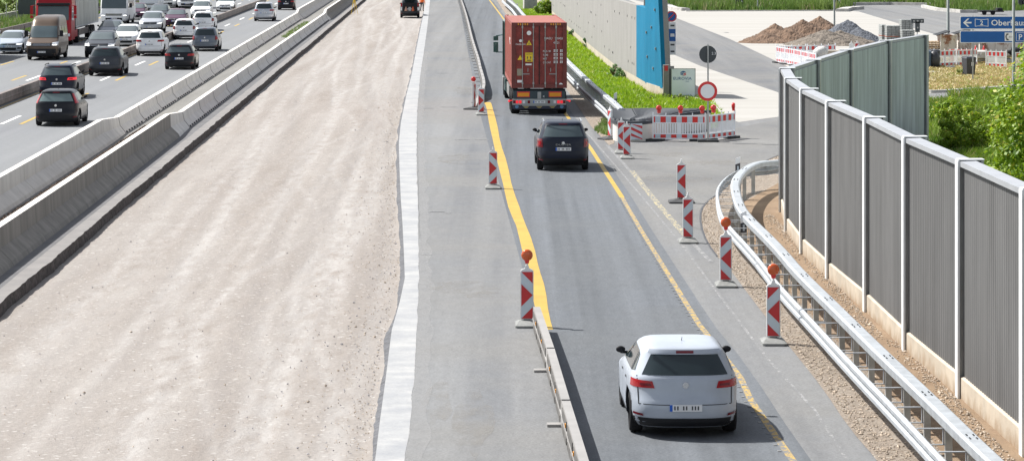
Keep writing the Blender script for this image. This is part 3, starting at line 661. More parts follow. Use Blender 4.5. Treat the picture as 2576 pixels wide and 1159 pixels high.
g = MB(); g.add([(-.08,0,0),(.08,0,0),(-.08,0,.5),(.08,0,.5),(-.42,-7,0),(-.26,-7,0),(-.42,-7,.06),(-.26,-7,.06)], [(0,2,3,1),(4,5,7,6),(2,6,7,3),(0,4,6,2),(1,3,7,5),(0,1,5,4)]); g.build('rail_body', 'steel_barrier', t, recalc=True)
g = MB(); g.box((-.25,-3.4,.03), (.5,.2,.05)); g.build('foot_plate', 'steel_barrier', t)
for i in range(34):
    y0 = 90+i*8.0
    if i < 30: steel_seg('brown steel median barrier element, %s from the left picture edge' % ORD[i+1], U(-20.75+.0035*(y0-140), y0), U(-20.75+.0035*(y0-132), y0+8), 'brown steel barriers between the traffic directions', 'rust_barrier', .56, .2, False)
# ------------------------------------------------------------------ noise fence at the right
FP = [(8.55,29.0),(8.3,35.0),(8.12,41.0),(7.97,46.8),(7.83,52.6),(7.64,58.4),(7.58,64.4),(7.40,70.4),(7.31,75.8),(7.41,81.2),(7.78,87),(9.09,92.5),(10.95,100.1),(13.27,108.4),(15.37,114.1)]
t = thing('noise_fence', 'long curving grey noise fence with pale cap and posts at the right', 'noise fence', (7.8,52.6,0)); O = Vector((7.8,52.6,0)); ZT = 4.15
for i in range(len(FP)-1):
    a = Vector((*FP[i], 0))-O; b = Vector((*FP[i+1], 0))-O; d = (b-a).normalized(); r = Vector((d.y, -d.x, 0)); L = (b-a).length
    back = i >= 10
    g = MB(); s = -.0
    # ribbed motorway face, flat field side
    nr_ = int(L/.2); pr = []
    for k in range(nr_):
        y0 = .12+k*(L-.24)/nr_; st = (L-.24)/nr_
        pr += [(y0, .004), (y0+st*.35, .004), (y0+st*.5, -.006), (y0+st*.85, -.006)]
    z0, z1 = .40, ZT-.10
    if not back:
        pts = [(a+d*y+r*(x+.04)) for y, x in pr]; n_ = len(pts)
        g.add([(*p[:2], z0) for p in pts]+[(*p[:2], z1) for p in pts], [(k, n_+k, n_+k+1, k+1) for k in range(n_-1)])
    p0 = a+d*.1+r*.07; p1 = b-d*.1+r*.07; q0 = a+d*.1+r*.28; q1 = b-d*.1+r*.28
    g2 = MB(); g2.add([(*p0[:2], z0),(*p1[:2], z0),(*q1[:2], z0),(*q0[:2], z0),(*p0[:2], z1),(*p1[:2], z1),(*q1[:2], z1),(*q0[:2], z1)], [(3,2,1,0),(4,5,6,7),(0,1,5,4),(1,2,6,5),(2,3,7,6),(3,0,4,7)])
    if not back: g.build('ribbed_panel', 'fence_panel%d' % ((i*7) % 3), t)
    g2.build('panel', 'fence_back', t, recalc=True)
    g = MB(); g.sweep([a+d*.09, b-d*.09], [(-.03,ZT-.10),(-.03,ZT-.01),(.25,ZT+.0),(.25,ZT-.09)]); g.build('cap', 'fence_cap', t, recalc=True)
    g = MB(); g.sweep([a+d*.09, b-d*.09], [(-.02,-.1),(-.02,.38),(.02,.40),(.30,.40),(.30,-.1)]); g.build('plinth', 'plinth', t, recalc=True)
for i in range(len(FP)):
    p = Vector((*FP[i], 0))-O; q = FP[min(i+1, len(FP)-1)]; q0 = FP[max(i-1, 0)]; d = Vector((q[0]-q0[0], q[1]-q0[1], 0)).normalized(); r = Vector((d.y, -d.x, 0)); rz = math.atan2(-d.x, d.y)
    g = MB(); c = p+r*.15; g.box((c.x, c.y, ZT/2), (.36,.07,ZT), 0, rz)
    c = p+r*.36; g.box((c.x, c.y, ZT/2-.002), (.05,.30,ZT), 0, rz); c = p-r*.055; g.box((c.x, c.y, ZT/2-.002), (.04,.26,ZT), 1, rz)
    c = p+r*.17; g.box((c.x, c.y, ZT+.018), (.46,.26,.02), 1, rz); g.build('post', ['fence_post', 'fence_flange'], t, recalc=True)
# ------------------------------------------------------------------ guard rails
def guard_rail(label, box_path, low_off, step=2.0, ztop=.95, lowpath=None, loc=None, postrange=None):
    O = Vector((box_path[0].x, box_path[0].y, 0)); t = thing('guard_rail', label, 'guard rail', O)
    bp = [Vector((p.x, p.y, 0))-O for p in box_path]
    g = MB(); h = .16; g.sweep(bp, [(-.12,ztop-h),(-.13,ztop-.03),(-.09,ztop),(.09,ztop),(.13,ztop-.03),(.12,ztop-h)]); g.build('box_beam', 'galv', t, recalc=True)
    lp = []
    for i, p in enumerate(bp):
        a = bp[max(0, i-1)]; b = bp[min(len(bp)-1, i+1)]; d = Vector((b.x-a.x, b.y-a.y, 0)).normalized(); lp.append(p-Vector((d.y, -d.x, 0))*low_off)
    g = MB(); g.sweep(lp, [(-.01,.45),(-.065,.48),(-.065,.54),(.0,.575),(.0,.60),(-.065,.635),(-.065,.695),(-.01,.73),(.015,.72),(-.045,.685),(-.045,.645),(.02,.61),(.02,.565),(-.045,.53),(-.045,.49),(.005,.455)]); g.build('front_rail', 'galv', t, recalc=True)
    rs = resample(bp, step)
    for i, p in enumerate(rs):
        j = min(range(len(bp)), key=lambda k: (bp[k]-p).length); a = bp[max(0, j-1)]; b = bp[min(len(bp)-1, j+1)]; d = Vector((b.x-a.x, b.y-a.y, 0)).normalized(); rz = math.atan2(-d.x, d.y); r = Vector((d.y, -d.x, 0))
        g = MB(); g.box((p.x-r.x*.045, p.y-r.y*.045, (ztop-h)/2), (.012,.10,ztop-h), 0, rz)
        g.box((p.x, p.y-.05*1, (ztop-h)/2), (.10,.012,ztop-h), 0, rz); g.box((p.x+r.x*.045, p.y+r.y*.045, (ztop-h)/2), (.012,.10,ztop-h), 0, rz); g.build('post', 'galv_dark', t)
        g = MB(); c = p-r*(low_off*.5+.02); g.box((c.x, c.y, .74), (low_off-.05,.05,.015), 0, rz); g.box((c.x, c.y, .50), (low_off-.05,.05,.015), 0, rz); c = p-r*.08; g.box((c.x, c.y, .62), (.015,.05,.24), 0, rz); g.build('bracket', 'galv', t)
        if i % 2 == 0:
            g = MB()
            for q in (-.18, -.10, .10, .18):
                for xx in (-.05, .05): c = p+d*q+r*xx; g.lathe((c.x, c.y, ztop), (0,0,1), [(0,.013),(.012,.012)], 6)
            g.build('bolt_group', 'black_trim', t)
    return t
zp = lambda x, y: ((1830+x/2.3175)*.9058, (400+y/2.3175)*.9058)
bpts = [(905,815),(800,690),(700,585),(600,490),(545,430),(515,375),(497,310),(488,262),(500,212),(545,160),(600,127),(660,110),(740,105),(810,100)]
near = [(6.85,35),(6.60,41),(6.48,46.9),(6.34,52),(6.22,58)]
bw = [G(*zp(*p), .95) for p in bpts]; bw = [p for p in bw if p.y > 61]
bpath = smoothpath([Vector((x, y, 0)) for x, y in near]+[Vector((p.x, p.y, 0)) for p in bw]+[Vector((11.5,100.5,0))], 2)
guard_rail('long bright galvanised guard rail curving round to the ramp beside the noise fence', bpath, .48)
fz = [(1274,-6),(1280.4,0),(1300.6,16.5),(1316.5,35.4),(1429,153),(1462,184.5),(1496,216),(1546,256.5),(1563,273)]
fpth = [G(x, y, .95) for x, y in fz][::-1]; guard_rail('galvanised guard rail between the red container truck and the green verge', dense(fpth, 4), .45)
# ------------------------------------------------------------------ striped beacons
def beacon(label, loc, right=True, lamp=False, base='foot', rz=0, group='striped beacons', tilt=0, bz=.13, wide=False):
    t = thing('striped_beacon', label, 'beacon', loc, rz, group); s = 1 if right else -1
    g = MB(); fw = .38 if base == 'foot_dark' else .24; g.prism([(-fw,-.34),(-fw+.06,-.4),(fw-.06,-.4),(fw,-.34),(fw,.34),(fw-.06,.4),(-fw+.06,.4),(-fw,.34)], 0, .05); g.add([(-fw,-.4,.05),(fw,-.4,.05),(fw,.4,.05),(-fw,.4,.05),(-.16,-.14,.12),(.16,-.14,.12),(.16,.14,.12),(-.16,.14,.12)], [(0,1,5,4),(1,2,6,5),(2,3,7,6),(3,0,4,7),(4,5,6,7)]); g.box((0,0,.12), (.14,.1,.05)); g.build('foot', base, t)
    b = MB(); z0 = bz; z1 = bz+1.06; b.xprism([(-.135,z0+.02),(-.115,z0),(.115,z0),(.135,z0+.02),(.135,z1-.06),(.115,z1-.03),(.045,z1),(.03,z1+.06),(-.03,z1+.06),(-.045,z1),(-.115,z1-.03),(-.135,z1-.06)], -.03, .03); b.build('frame', 'frame_white', t, recalc=True)
    b = MB(); b.box((0,-.036,z0+.51), (.235,.010,.96)); b.build('panel', 'reflect_white', t)
    zb = z0+.03; q = .1175; hh = .96
    def tri(pts): 
        pts = [(s*x, z) for x, z in pts]
        b.xprism(pts, -.047, -.0415)
    b = MB(); tri([(-q,zb+hh),(q,zb+hh),(q,zb+hh*.755)]); tri([(-q,zb+hh*.74),(q,zb+hh*.5),(-q,zb+hh*.26)]); tri([(-q,zb),(q,zb),(q,zb+hh*.245)]); b.build('red_arrow', 'reflect_red', t, recalc=True)
    b = MB(); b.lathe((0,0,z1+.05), (0,0,1), [(0,.022),(.06,.022),(.07,.015)], 10); b.build('lamp_stub', 'frame_white', t)
    if lamp:
        l = MB(); zc = z1+.27; l.lathe((0,.045,zc), (0,-1,0), [(0,.08),(.01,.112),(.05,.12),(.06,.112),(.085,.095),(.10,.055)], 24); lo = l.build('lamp', 'orange_lens', t, smooth=True)
        l = MB(); l.xprism([(-.035,z1+.1),(.035,z1+.1),(.06,zc-.06),(-.06,zc-.06)], -.03, .035); l.build('lamp_holder', 'sign_red', t, recalc=True)
    return t
def gb(x, y): p = G(x, y); return (p.x, p.y+.4, 0)
beacon('striped beacon with orange lamp and right arrow at the head of the foreground steel barrier', gb(1326,826), True, True)
beacon('striped beacon with right arrow standing alone left of the yellow line', gb(1240,477), True)
beacon('striped beacon with right arrow in front of the winding barrier end', gb(1210,291), True, rz=.1)
beacon('striped beacon turned nearly edge-on with a red lamp, left of the winding barrier end', gb(1192,277), True, base='foot_dark', rz=1.25)
beacon('striped beacon with left arrow, front one of the pair by the round concrete base', gb(1578,401), False)
beacon('striped beacon with left arrow, half hidden behind its twin by the concrete base', gb(1564,388), False)
beacon('striped beacon with left arrow on a long dark foot in the ramp mouth', gb(1716,513), False, base='foot_dark')
beacon('striped beacon with left arrow and no lamp at the corner of the dark kerb', gb(1733,614), False)
beacon('striped beacon with orange lamp and left arrow, farther of the two on the gravel edge', gb(1829,725), False, True)
beacon('striped beacon with orange lamp and left arrow, nearest to the camera on the gravel edge', gb(1950,871), False, True)
beacon('narrow striped beacon seen from its side left of the concrete base', gb(1536,353), False, base='foot_dark', rz=-1.15)
p = G(1716, 513); g = MB(); g.box((p.x,p.y+.2,.03), (.9,.3,.06)); 
b1 = beacon('white-backed beacon behind the noise fence, left of two by the dark stones', (PX(2142,184), 184, 0), True, rz=PI)
b2 = beacon('red and white beacon behind the noise fence, right of two by the dark stones', (PX(2156,185), 185, 0), False)
p = G(1192,277); l = thing('warning_lamp', 'tall red warning lamp on the edge-on beacon left of the winding barrier', 'warning lamp', (p.x-.02, p.y+.2, 1.25))
g = MB(); g.xprism([(-.07,0),(.07,0),(.05,-.12),(-.05,-.12)], -.06, .06); g.build('housing', 'frame_white', l, recalc=True); g = MB(); g.lathe((0,.07,.13), (0,-1,0), [(0,.08),(.02,.11),(.1,.11),(.13,.08)], 16); g.build('lens', 'lamp_red', l, smooth=True)
# ------------------------------------------------------------------ barrier fences (red/white plastic)
def barrier_panel(label, a, b, group, slats=15, lamps=(), feet=True):
    a = Vector(a); b = Vector(b); L = (b-a).length; rz = math.atan2(b.y-a.y, b.x-a.x)
    t = thing('barrier_fence', label, 'barrier fence', a, rz, group)
    g = MB()
    for x in (.02, L-.02): g.box((x,0,.55), (.05,.045,1.10))
    g.box((L/2,0,.97), (L,.035,.05)); g.box((L/2,0,.70), (L,.03,.035)); g.box((L/2,0,.28), (L,.03,.035)); g.box((L/2,0,.09), (L,.035,.05)); g.box((L/2,0,1.04), (.04,.03,.12)); g.box((L*.25,0,1.03), (.04,.03,.1)); g.box((L*.75,0,1.03), (.04,.03,.1))
    g.box((L*.5,0,.49), (.17,.02,.38)); g.build('frame', 'bar_white', t)
    g = MB()
    for i in range(20):
        x = .06+(L-.12)*(i+.5)/20
        g.box((x,0,.49), (.048*L/2,.016,.43))
    g.build('lattice', 'bar_white', t)
    g = MB(); g.box((L/2,0,.835), (L-.05,.02,.25)); g.box((L/2,0,.19), (L-.05,.02,.14)); g.build('reflective_strip', 'reflect_white', t)
    n = 5; w = L/(2*n+.001)
    g = MB()
    for zc, hz in ((.835,.235),(.19,.125)):
        for i in range(n+1):
            x0 = max(.03, (2*i-.5)*w); x1 = min(L-.03, (2*i+.5)*w); 
            for sy in (-1, 1): g.box(((x0+x1)/2, sy*.0135, zc), (x1-x0,.006,hz))
    g.build('red_stripe_pattern', 'bar_red', t)
    if feet:
        for x in (.1, L-.25): g = MB(); g.prism([(x-.38,-.16),(x-.3,-.21),(x+.3,-.21),(x+.38,-.16),(x+.38,.16),(x+.3,.21),(x-.3,.21),(x-.38,.16)], 0, .09); g.build('foot', 'foot_dark', t)
    return t
def red_lamp(label, loc, rz=0):
    t = thing('warning_lamp', label, 'warning lamp', loc, rz, 'red lamps on the barrier fence'); g = MB(); g.xprism([(-.05,0),(.05,0),(.075,.10),(-.075,.10)], -.05, .05); g.build('housing', 'lamp_red', t, recalc=True)
    g = MB(); g.lathe((0,.07,.2), (0,-1,0), [(0,.07),(.01,.105),(.07,.11),(.09,.10),(.11,.105),(.125,.09),(.13,.05)], 20); g.build('lens', 'lamp_red', t, smooth=True); return t
pa = Vector((5.42,116.2,0)); pb = Vector((7.46,116.0,0)); pc = Vector((8.72,117.9,0)); pd = Vector((7.56,116.1,0))
barrier_panel('red and white barrier fence panel facing the road below the no-entry sign', pa, pb, 'barrier fence by the no-entry sign'); barrier_panel('red and white barrier fence panel angled back to the right of the no-entry sign', pd, pc, 'barrier fence by the no-entry sign')
for i, (x, l) in enumerate(((1658,'round red lamp on the road-facing fence panel, leftmost of five'),(1712,'round red lamp on the road-facing fence panel, second from the left'),(1766,'round red lamp next to the no-entry sign pole, third from the left'),(1803,'round red lamp on the angled fence panel'),(1847,'red lamp seen edge-on at the right end of the angled panel'))):
    if i < 3: q = pa.lerp(pb, (PX(x, 116.1)-pa.x)/(pb.x-pa.x)); rz = .15
    else: f = (0.2, .95)[i-3]; q = pd.lerp(pc, f); rz = (.35, 1.35)[i-3]
    red_lamp(l, (q.x, q.y, 1.07), rz)
YA, YB, YC, YD = Vector((16.1,183.6,0)), Vector((16.8,179.3,0)), Vector((17.45,172.9,0)), Vector((20.0,186.3,0))
yard = [(YA, YA.lerp(YB,.49), 'first'), (YA.lerp(YB,.51), YB, 'second'), (YB, YB.lerp(YC,.32), 'third'), (YB.lerp(YC,.34), YB.lerp(YC,.66), 'fourth'), (YB.lerp(YC,.68), YC, 'fifth')]
for a, b, l in yard: barrier_panel('red and white barrier panel, %s from the left of the pen before the soil heap' % l, a, b, 'pen before the soil heap')
for i in range(2): barrier_panel('red and white barrier panel at the back of the pen, %s half' % ('left', 'right')[i], YA.lerp(YD, .02+i*.5), YA.lerp(YD, .5+i*.5), 'pen before the soil heap', feet=False)
for x0, x1, ya, yb, l in ((2349,2404,177,178,'behind the left wheelie bin'),(2406,2458,178,178.9,'between the two wheelie bins'),(2480,2532,177,176,'right of the gap under the blue sign'),(2546,2622,175,174.4,'at the right edge behind the lamp pole')):
    barrier_panel('red and white barrier panel %s' % l, (PX(x0, ya), ya, 0), (PX(x1, yb), yb, 0), 'barrier fence on the dry grass', feet=False)
# ------------------------------------------------------------------ round concrete base with nested dark mats
t = thing('crash_cushion', 'low grey concrete traffic island wall topped with dark corrugated mats', 'crash cushion', (5,117,0)); O = Vector((5,117,0))
base = smoothpath([Vector(p)-O for p in ((3.9,122.6,0),(3.86,117,0),(4.0,116.0,0),(4.6,115.6,0),(5.3,116.1,0),(6.0,118.2,0),(6.7,120.8,0),(8.1,122.9,0))], 2)
g = MB(); g.prism([p[:2] for p in base], 0, .66); g.build('wall', 'concrete', t, recalc=True)
cen = Vector((5.6,120,0))-O; mt_ = [p.lerp(cen, -.015) for p in base]; g = MB(); g.prism([p[:2] for p in mt_], .66, .78); g.build('mat_bed', mat('mat_bed', (.065,.07,.08), .9, spec=.1, var=.02), t, recalc=True)
MM = mat('corrugated_mat', (.15,.158,.17), .8, 0, var=.04, spec=.15)
for k in range(14):
    yy = 116.0+k*.5-O.y; xs_ = []
    for a, b in zip(mt_, mt_[1:]+mt_[:1]):
        if (a.y > yy) != (b.y > yy): xs_.append(a.x+(b.x-a.x)*(yy-a.y)/(b.y-a.y))
    if len(xs_) < 2: continue
    x0_, x1_ = min(xs_)+.03, max(xs_)-.03; xm = x0_+min(1.0, (x1_-x0_)*.5)
    for j, (p0_, p1_, dy_) in enumerate(((x0_, xm-.03, 0), (xm+.03, x1_, .2))):
        g = MB(); n_ = 8; pth = [Vector((lin(q/n_, p0_, p1_), yy+dy_+(.10*math.sin(q/n_*PI*(2 if j else 1))), 0)) for q in range(n_+1)]
        g.sweep(pth, [(-.13,.78),(-.10,.86),(.02,.88),(.06,.84),(.07,.78)]); g.build('corrugated_mat', MM, t, recalc=True)
for i, (x0, x1, sg) in enumerate(((4.12,4.52,1),(4.56,5.0,-1))):
    p = MB(); a = Vector((x0,115.66+(.14 if i == 0 else -.05),0))-O; b = Vector((x1,115.58+(.0 if i == 0 else .22),0))-O; d = (b-a).normalized(); rz = math.atan2(d.y, d.x); c = (a+b)/2
    p.box((c.x, c.y-.05, .40), ((b-a).length,.015,.62), 0, rz); p.build('warning_panel', 'reflect_white', t)
    s = MB(); W_ = (b-a).length/2
    for k in range(3):
        z0 = .12+k*.24; R = Matrix.Rotation(rz, 3, 'Z'); pts = []
        for (u, z) in ((-W_, z0), (W_, z0+sg*.22), (W_, z0+sg*.22+.11), (-W_, z0+.11)):
            pts.append((u, min(.70, max(.09, z+(0 if sg > 0 else .12)))))
        vs = [Vector((c.x, c.y-.05, 0))+R@Vector((u, -.012, z)) for u, z in pts]; s.add(vs, [(0,1,2,3)])
    s.build('red_stripe', 'reflect_red', t)
# ------------------------------------------------------------------ signs
def disc(mb, c, r, t, mi=0, n=32, axis=(0,-1,0)): mb.lathe(c, axis, [(0, r), (t, r)], n, mi)
def pole(mb, x, y, z0, z1, r=.03): mb.tube((x,y,z0), (x,y,z1), r)
t = thing('road_sign', 'round no-entry sign with red ring on a pole with a dark sign back above', 'road sign', (PX(1781,115.6),115.6,0), 0)
g = MB(); pole(g, 0, 0, 0, 3.74, .032); g.build('pole', 'steel_grey', t)
g = MB(); g.prism([(-.4,-.2),(.4,-.2),(.4,.2),(-.4,.2)], 0, .09); g.build('foot', 'foot_dark', t)
g = MB(); disc(g, (-.02,-.04,1.95), .375, .02); g.build('red_disc', 'sign_red', t); g = MB(); disc(g, (-.02,-.061,1.95), .27, .004); g.build('white_disc', 'sign_white', t)
g = MB(); disc(g, (0,.05,3.36), .335, .015); d_ = g.build('sign_back', 'sign_back', t); text('sticker_text', '2.3', .14, (.14,.03,3.35), 'sign_white', t); 
t = thing('road_sign', 'stack of parking restriction signs half hidden behind the blue wall end', 'road sign', (PX(1689,152),152,0), 0)
sg = lambda y: ZY(y, 152)
g = MB(); pole(g, -.12, 0, 0, sg(28), .03); g.build('pole', 'steel_grey', t)
g = MB(); disc(g, (0,-.04,sg(42)), .27, .02); g.build('red_disc', 'sign_red', t); g = MB(); disc(g, (0,-.061,sg(42)), .21, .004); g.build('blue_disc', 'sign_blue', t); g = MB(); g.box((0,-.067,sg(42)), (.05,.004,.5), 0); g.v = [((x-0)*math.cos(.78)+(z-sg(42))*math.sin(.78), y, sg(42)-(x)*math.sin(.78)+(z-sg(42))*math.cos(.78)) for x, y, z in g.v]; g.build('red_bar', 'sign_red', t)
for z, hh, m_ in ((65,.32,'sign_white'),(89,.62,'sign_blue'),(113,.34,'sign_white'),(130,.34,'sign_white')):
    g = MB(); g.box((0,-.04,sg(z)), (.42,.02,hh)); g.build('plate', m_, t)
    g = MB(); g.box((.05,-.053,sg(z)), (.2,.004,hh*.25)); g.build('plate_symbol', 'ink' if m_ == 'sign_white' else 'sign_white', t)
# site board
p = G(1719,249.5); t = thing('site_board', 'pale construction company board standing on the grass by the blue wall end', 'board', (p.x,p.y,0), -.04)
w_, h_ = 1.14, 1.42
g = MB(); g.box((0,0,h_/2+.03), (w_,.03,h_)); g.build('board', mat('board_face', (.74,.81,.84), .5, var=.03), t)
g = MB()
for x in (-w_/2, w_/2): g.box((x,-.0,h_/2+.03), (.035,.045,h_+.03))
for z in (.03, h_+.03): g.box((0,0,z), (w_,.045,.035))
g.build('frame', 'steel_grey', t); g = MB(); g.box((-.62,.14,.75), (.12,.1,1.4)); g.build('prop', 'sign_back', t)
M['logo_blue'] = plain('logo_blue', (.03,.12,.30), .5)
text('lettering', 'EUROVIA', .19, (-.49,-.019,.92), 'logo_blue', t, sx=1.12, bold=.002); text('lettering', 'VINCI', .07, (.1,-.019,.82), 'logo_blue', t); text('lettering', 'www.eurovia.de', .135, (-.47,-.019,.13), 'logo_blue', t, sx=1.0, bold=.001)
g = MB(); g.add([(-.14,-.02,1.30),(0,-.02,1.35),(.13,-.02,1.30),(.0,-.02,1.25)], [(0,1,2,3)]); g.add([(-.14,-.02,1.28),(0,-.02,1.23),(0,-.02,1.18),(-.14,-.02,1.23)], [(0,1,2,3)]); g.add([(0,-.02,1.16),(-.14,-.02,1.21),(-.14,-.02,1.17),(0,-.02,1.12)], [(0,1,2,3)]); g.build('logo_blue_part', 'logo_blue', t)
g = MB(); g.add([(.01,-.02,1.22),(.13,-.02,1.27),(.13,-.02,1.22),(.01,-.02,1.17)], [(0,1,2,3)]); g.add([(.01,-.02,1.15),(.13,-.02,1.20),(.13,-.02,1.15),(.01,-.02,1.11)], [(0,1,2,3)]); g.build('logo_red_part', 'sign_red', t)
# blue direction signs
Y0 = 161.9; x0 = PX(2415, Y0); t = thing('direction_sign', 'blue motorway direction sign pair for Oberhausen on grey poles', 'direction sign', (x0,Y0,0), .0)
g = MB(); pole(g, .70,.06,0,3.5,.04); pole(g, 3.45,.06,0,3.5,.04); g.build('pole', 'steel_grey', t); g = MB(); g.prism([(.38,-.2),(1.02,-.2),(1.02,.3),(.38,.3)], 0, .05); g.build('foot', 'foot', t)
def rrect(x0, x1, z0, z1, r, n=4):
    o = []
    for cx, cz, a0 in ((x1-r,z0+r,-PI/2),(x1-r,z1-r,0),(x0+r,z1-r,PI/2),(x0+r,z0+r,PI)):
        for i in range(n+1): a = a0+PI/2*i/n; o.append((cx+math.cos(a)*r, cz+math.sin(a)*r))
    return o
for z0, z1 in ((2.77,3.47),(2.03,2.69)):
    g = MB(); g.xprism(rrect(0,4.6,z0,z1,.08), 0, .03); g.build('sign_edge', 'sign_white', t, recalc=True); g = MB(); g.xprism(rrect(.035,4.565,z0+.035,z1-.035,.06), -.006, -.001); g.build('sign_face', 'sign_blue', t, recalc=True)
g = MB(); zc = 3.12; g.xprism([(.16,zc),(.40,zc+.22),(.50,zc+.22),(.32,zc+.04),(.62,zc+.04),(.62,zc-.04),(.32,zc-.04),(.50,zc-.22),(.40,zc-.22)], -.012, -.007); g.build('arrow', 'sign_white', t, recalc=True)
g = MB(); hx = [(.80,zc-.21),(.98,zc-.185),(1.34,zc-.185),(1.52,zc-.21),(1.52,zc+.21),(1.34,zc+.185),(.98,zc+.185),(.80,zc+.21)]; g.xprism(hx, -.010, -.007); g.build('road_shield_border', 'sign_white', t, recalc=True)
hx2 = [(1.16+(x-1.16)*.92, zc+(z-zc)*.86) for x, z in hx]; g = MB(); g.xprism(hx2, -.0135, -.0105); g.build('road_shield', 'sign_blue', t, recalc=True)
text('lettering', '2', .34, (1.16,-.016,zc-.12), 'sign_white', t, align='CENTER', bold=.006); text('lettering', 'Oberhausen', .44, (1.66,-.010,zc-.15), 'sign_white', t, bold=.006, sx=1.08)
g = MB(); g.box((2.62,-.010,2.36), (.44,.006,.46)); g.build('phone_field', 'sign_white', t); text('lettering', 'SOS', .12, (2.62,-.016,2.32), 'ink', t)
g = MB()
for i in range(7): 
    a = math.radians(110+i*23); g.box((2.60+.13*math.cos(a), -.016, 2.36+.15*math.sin(a)), (.06,.006,.06))
g.box((2.55,-.016,2.51), (.12,.006,.05)); g.box((2.56,-.016,2.20), (.13,.006,.05)); g.build('phone_symbol', 'ink', t)
g = MB(); 
for a, b in (((3.02,2.13),(3.04,2.59)),((3.44,2.13),(3.46,2.59)),((3.02,2.13),(3.46,2.15)),((3.02,2.57),(3.46,2.59))): g.box(((a[0]+b[0])/2,-.010,(a[1]+b[1])/2), (b[0]-a[0],.006,b[1]-a[1]))
g.build('parking_frame', 'sign_white', t); text('lettering', 'P', .42, (3.24,-.012,2.21), 'sign_white', t, align='CENTER', bold=.006)
# back of round signs at the tall fence end
t = thing('road_sign', 'dark round sign back half hidden by the end of the tall fence', 'road sign', (PX(2313,160),160,0)); g = MB(); pole(g,0,0,0,ZY(110,160),.03); g.build('pole','steel_grey',t); g = MB(); disc(g,(0,-.04,ZY(135,160)),.3,.02); g.build('sign_back', plain('navy_back',(.03,.05,.12)), t); g = MB(); g.lathe((.18,.1,ZY(188,160)),(0,-1,0),[(0,.2),(.05,.33),(.2,.35),(.28,.25)],20); g.build('red_drum', plain('dark_red',(.16,.02,.02)), t)
# delineator posts
def delineator(label, loc, h=1.0, z0=0, rz=0):
    t = thing('delineator_post', label, 'delineator', loc, rz, 'white delineator posts'); g = MB(); g.xprism([(-.07,z0),(.07,z0),(.07,z0+h),(-.07,z0+h-.06)], -.04, .04); g.build('post', 'sign_white', t, recalc=True)
    g = MB(); g.xprism([(-.072,z0+h*.52),(.072,z0+h*.52+.03),(.072,z0+h*.80+.03),(-.072,z0+h*.78)] if h > .8 else [(-.072,z0+.02),(.072,z0+.04),(.072,z0+h*.52),(-.072,z0+h*.46)], -.043, .043); g.build('band', 'ink', t, recalc=True)
    zz = z0+h*.67 if h > .8 else z0+h*.27; g = MB(); g.box((.012,-.046,zz), (.045,.006,.16)); g.build('reflector', 'reflect_white', t)
delineator('white delineator post with black band on the asphalt side of the curved rail', (PX(1856,93.5),93.5,0), 1.12, rz=-.2)
delineator('short white delineator with black band fixed to the curved guard rail', (PX(1869,76.5),76.3,.47), .58, rz=-.2)
delineator('short white delineator at the end of the guard rail by the dark mats', (PX(1548,133),133,.4), .56)
delineator('dark-faced delineator on the guard rail ahead of the container truck', (PX(1301,287),287,.45), .6)
# ------------------------------------------------------------------ ribbed concrete noise wall with blue end
t = thing('noise_wall', 'grey ribbed concrete noise wall ending in tall blue panels', 'noise wall', (7.3,145.6,0)); O = Vector((7.3,145.6,0))
def wall_piece(name, pts, z0, z1, m, th=.35, rib=True, zz=None):
    pts = [Vector((*p, 0))-O for p in pts]; g = MB(); n_ = int((z1-z0)/.16) if rib else 1; pr = [(th, z0), (0, z0)]
    for k in range(n_):
        za = z0+(z1-z0)*k/n_; s = (z1-z0)/n_
        if rib: pr += [(0, za+s*.35), (.012, za+s*.55), (.012, za+s*.8)]
    pr += [(0, z1), (th, z1)]; g.sweep(pts, pr); return g.build(name, m, t, recalc=True)
WP = [(6.45,156.3),(5.86,168),(5.3,192),(4.4,236),(3.6,290),(2.2,356),(.5,430)]
wall_piece('ribbed_section', WP, .5, 4.2, 'wall_concrete', rib=False); wall_piece('plinth', [(7.3,145.6)]+[(6.76,149.5)]+WP, -.1, .5, 'plinth', rib=False, th=.4)
wall_piece('blue_section', [(6.68,150.9),(6.45,156.25)], .5, 4.2, 'blue_wall', rib=False)
g = MB(); a = Vector((7.28,145.7,0))-O; b = Vector((6.68,150.9,0))-O
rr = random.Random(9)
for i in range(54):
    k = rr.choice(range(len(WP)-2)); q = Vector((*WP[k],0)).lerp(Vector((*WP[k+1],0)), rr.random())-O; zz_ = rr.choice((1.1,1.9,2.7,3.5))
    d = MB(); d.box((q.x-.008, q.y, zz_), (.02,.10,.12)); d.build('tie_hole', 'sign_back', t)
# taller blue end whose front edge leans back
for (n_, m_, off, th) in (('blue_end_panel','blue_wall',-.01,.20),('concrete_end_panel','wall_concrete',.191,.25)):
    g = MB(); d = (b-a).normalized(); r = Vector((-d.y, d.x, 0)); r = r if r.x > 0 else -r
    top = a+d*1.4; V = [a+r*off, b+r*off, b+r*off+Vector((0,0,5.4)), top+r*off+Vector((0,0,5.4))]; V[0].z = .45; V[1].z = .45
    V2 = [v+r*th for v in V]; g.add(V+V2, [(0,1,2,3),(7,6,5,4),(0,4,5,1),(1,5,6,2),(2,6,7,3),(3,7,4,0)]); g.build(n_, m_, t, recalc=True)
g = MB()
for z, f in ((1.3,.5),(2.3,.35),(3.3,.6),(4.2,.4),(1.8,.85),(3.0,.9)):
    c = a.lerp(b, f); g.box((c.x-.05, c.y, z), (.06,.12,.12))
g.build('anchor_bolts', 'kerb', t)
g = MB(); c = Vector((7.42,145.5,0))-O; g.box((c.x+.02, c.y, .8), (.28,.3,1.6)); g.box((c.x+.30,c.y+.9,.75), (.3,.3,1.5)); g.build('end_block', 'wall_concrete', t); g = MB(); g.box((c.x+.02,c.y-.155,1.45), (.16,.01,.25)); g.build('red_plate', 'sign_red', t)
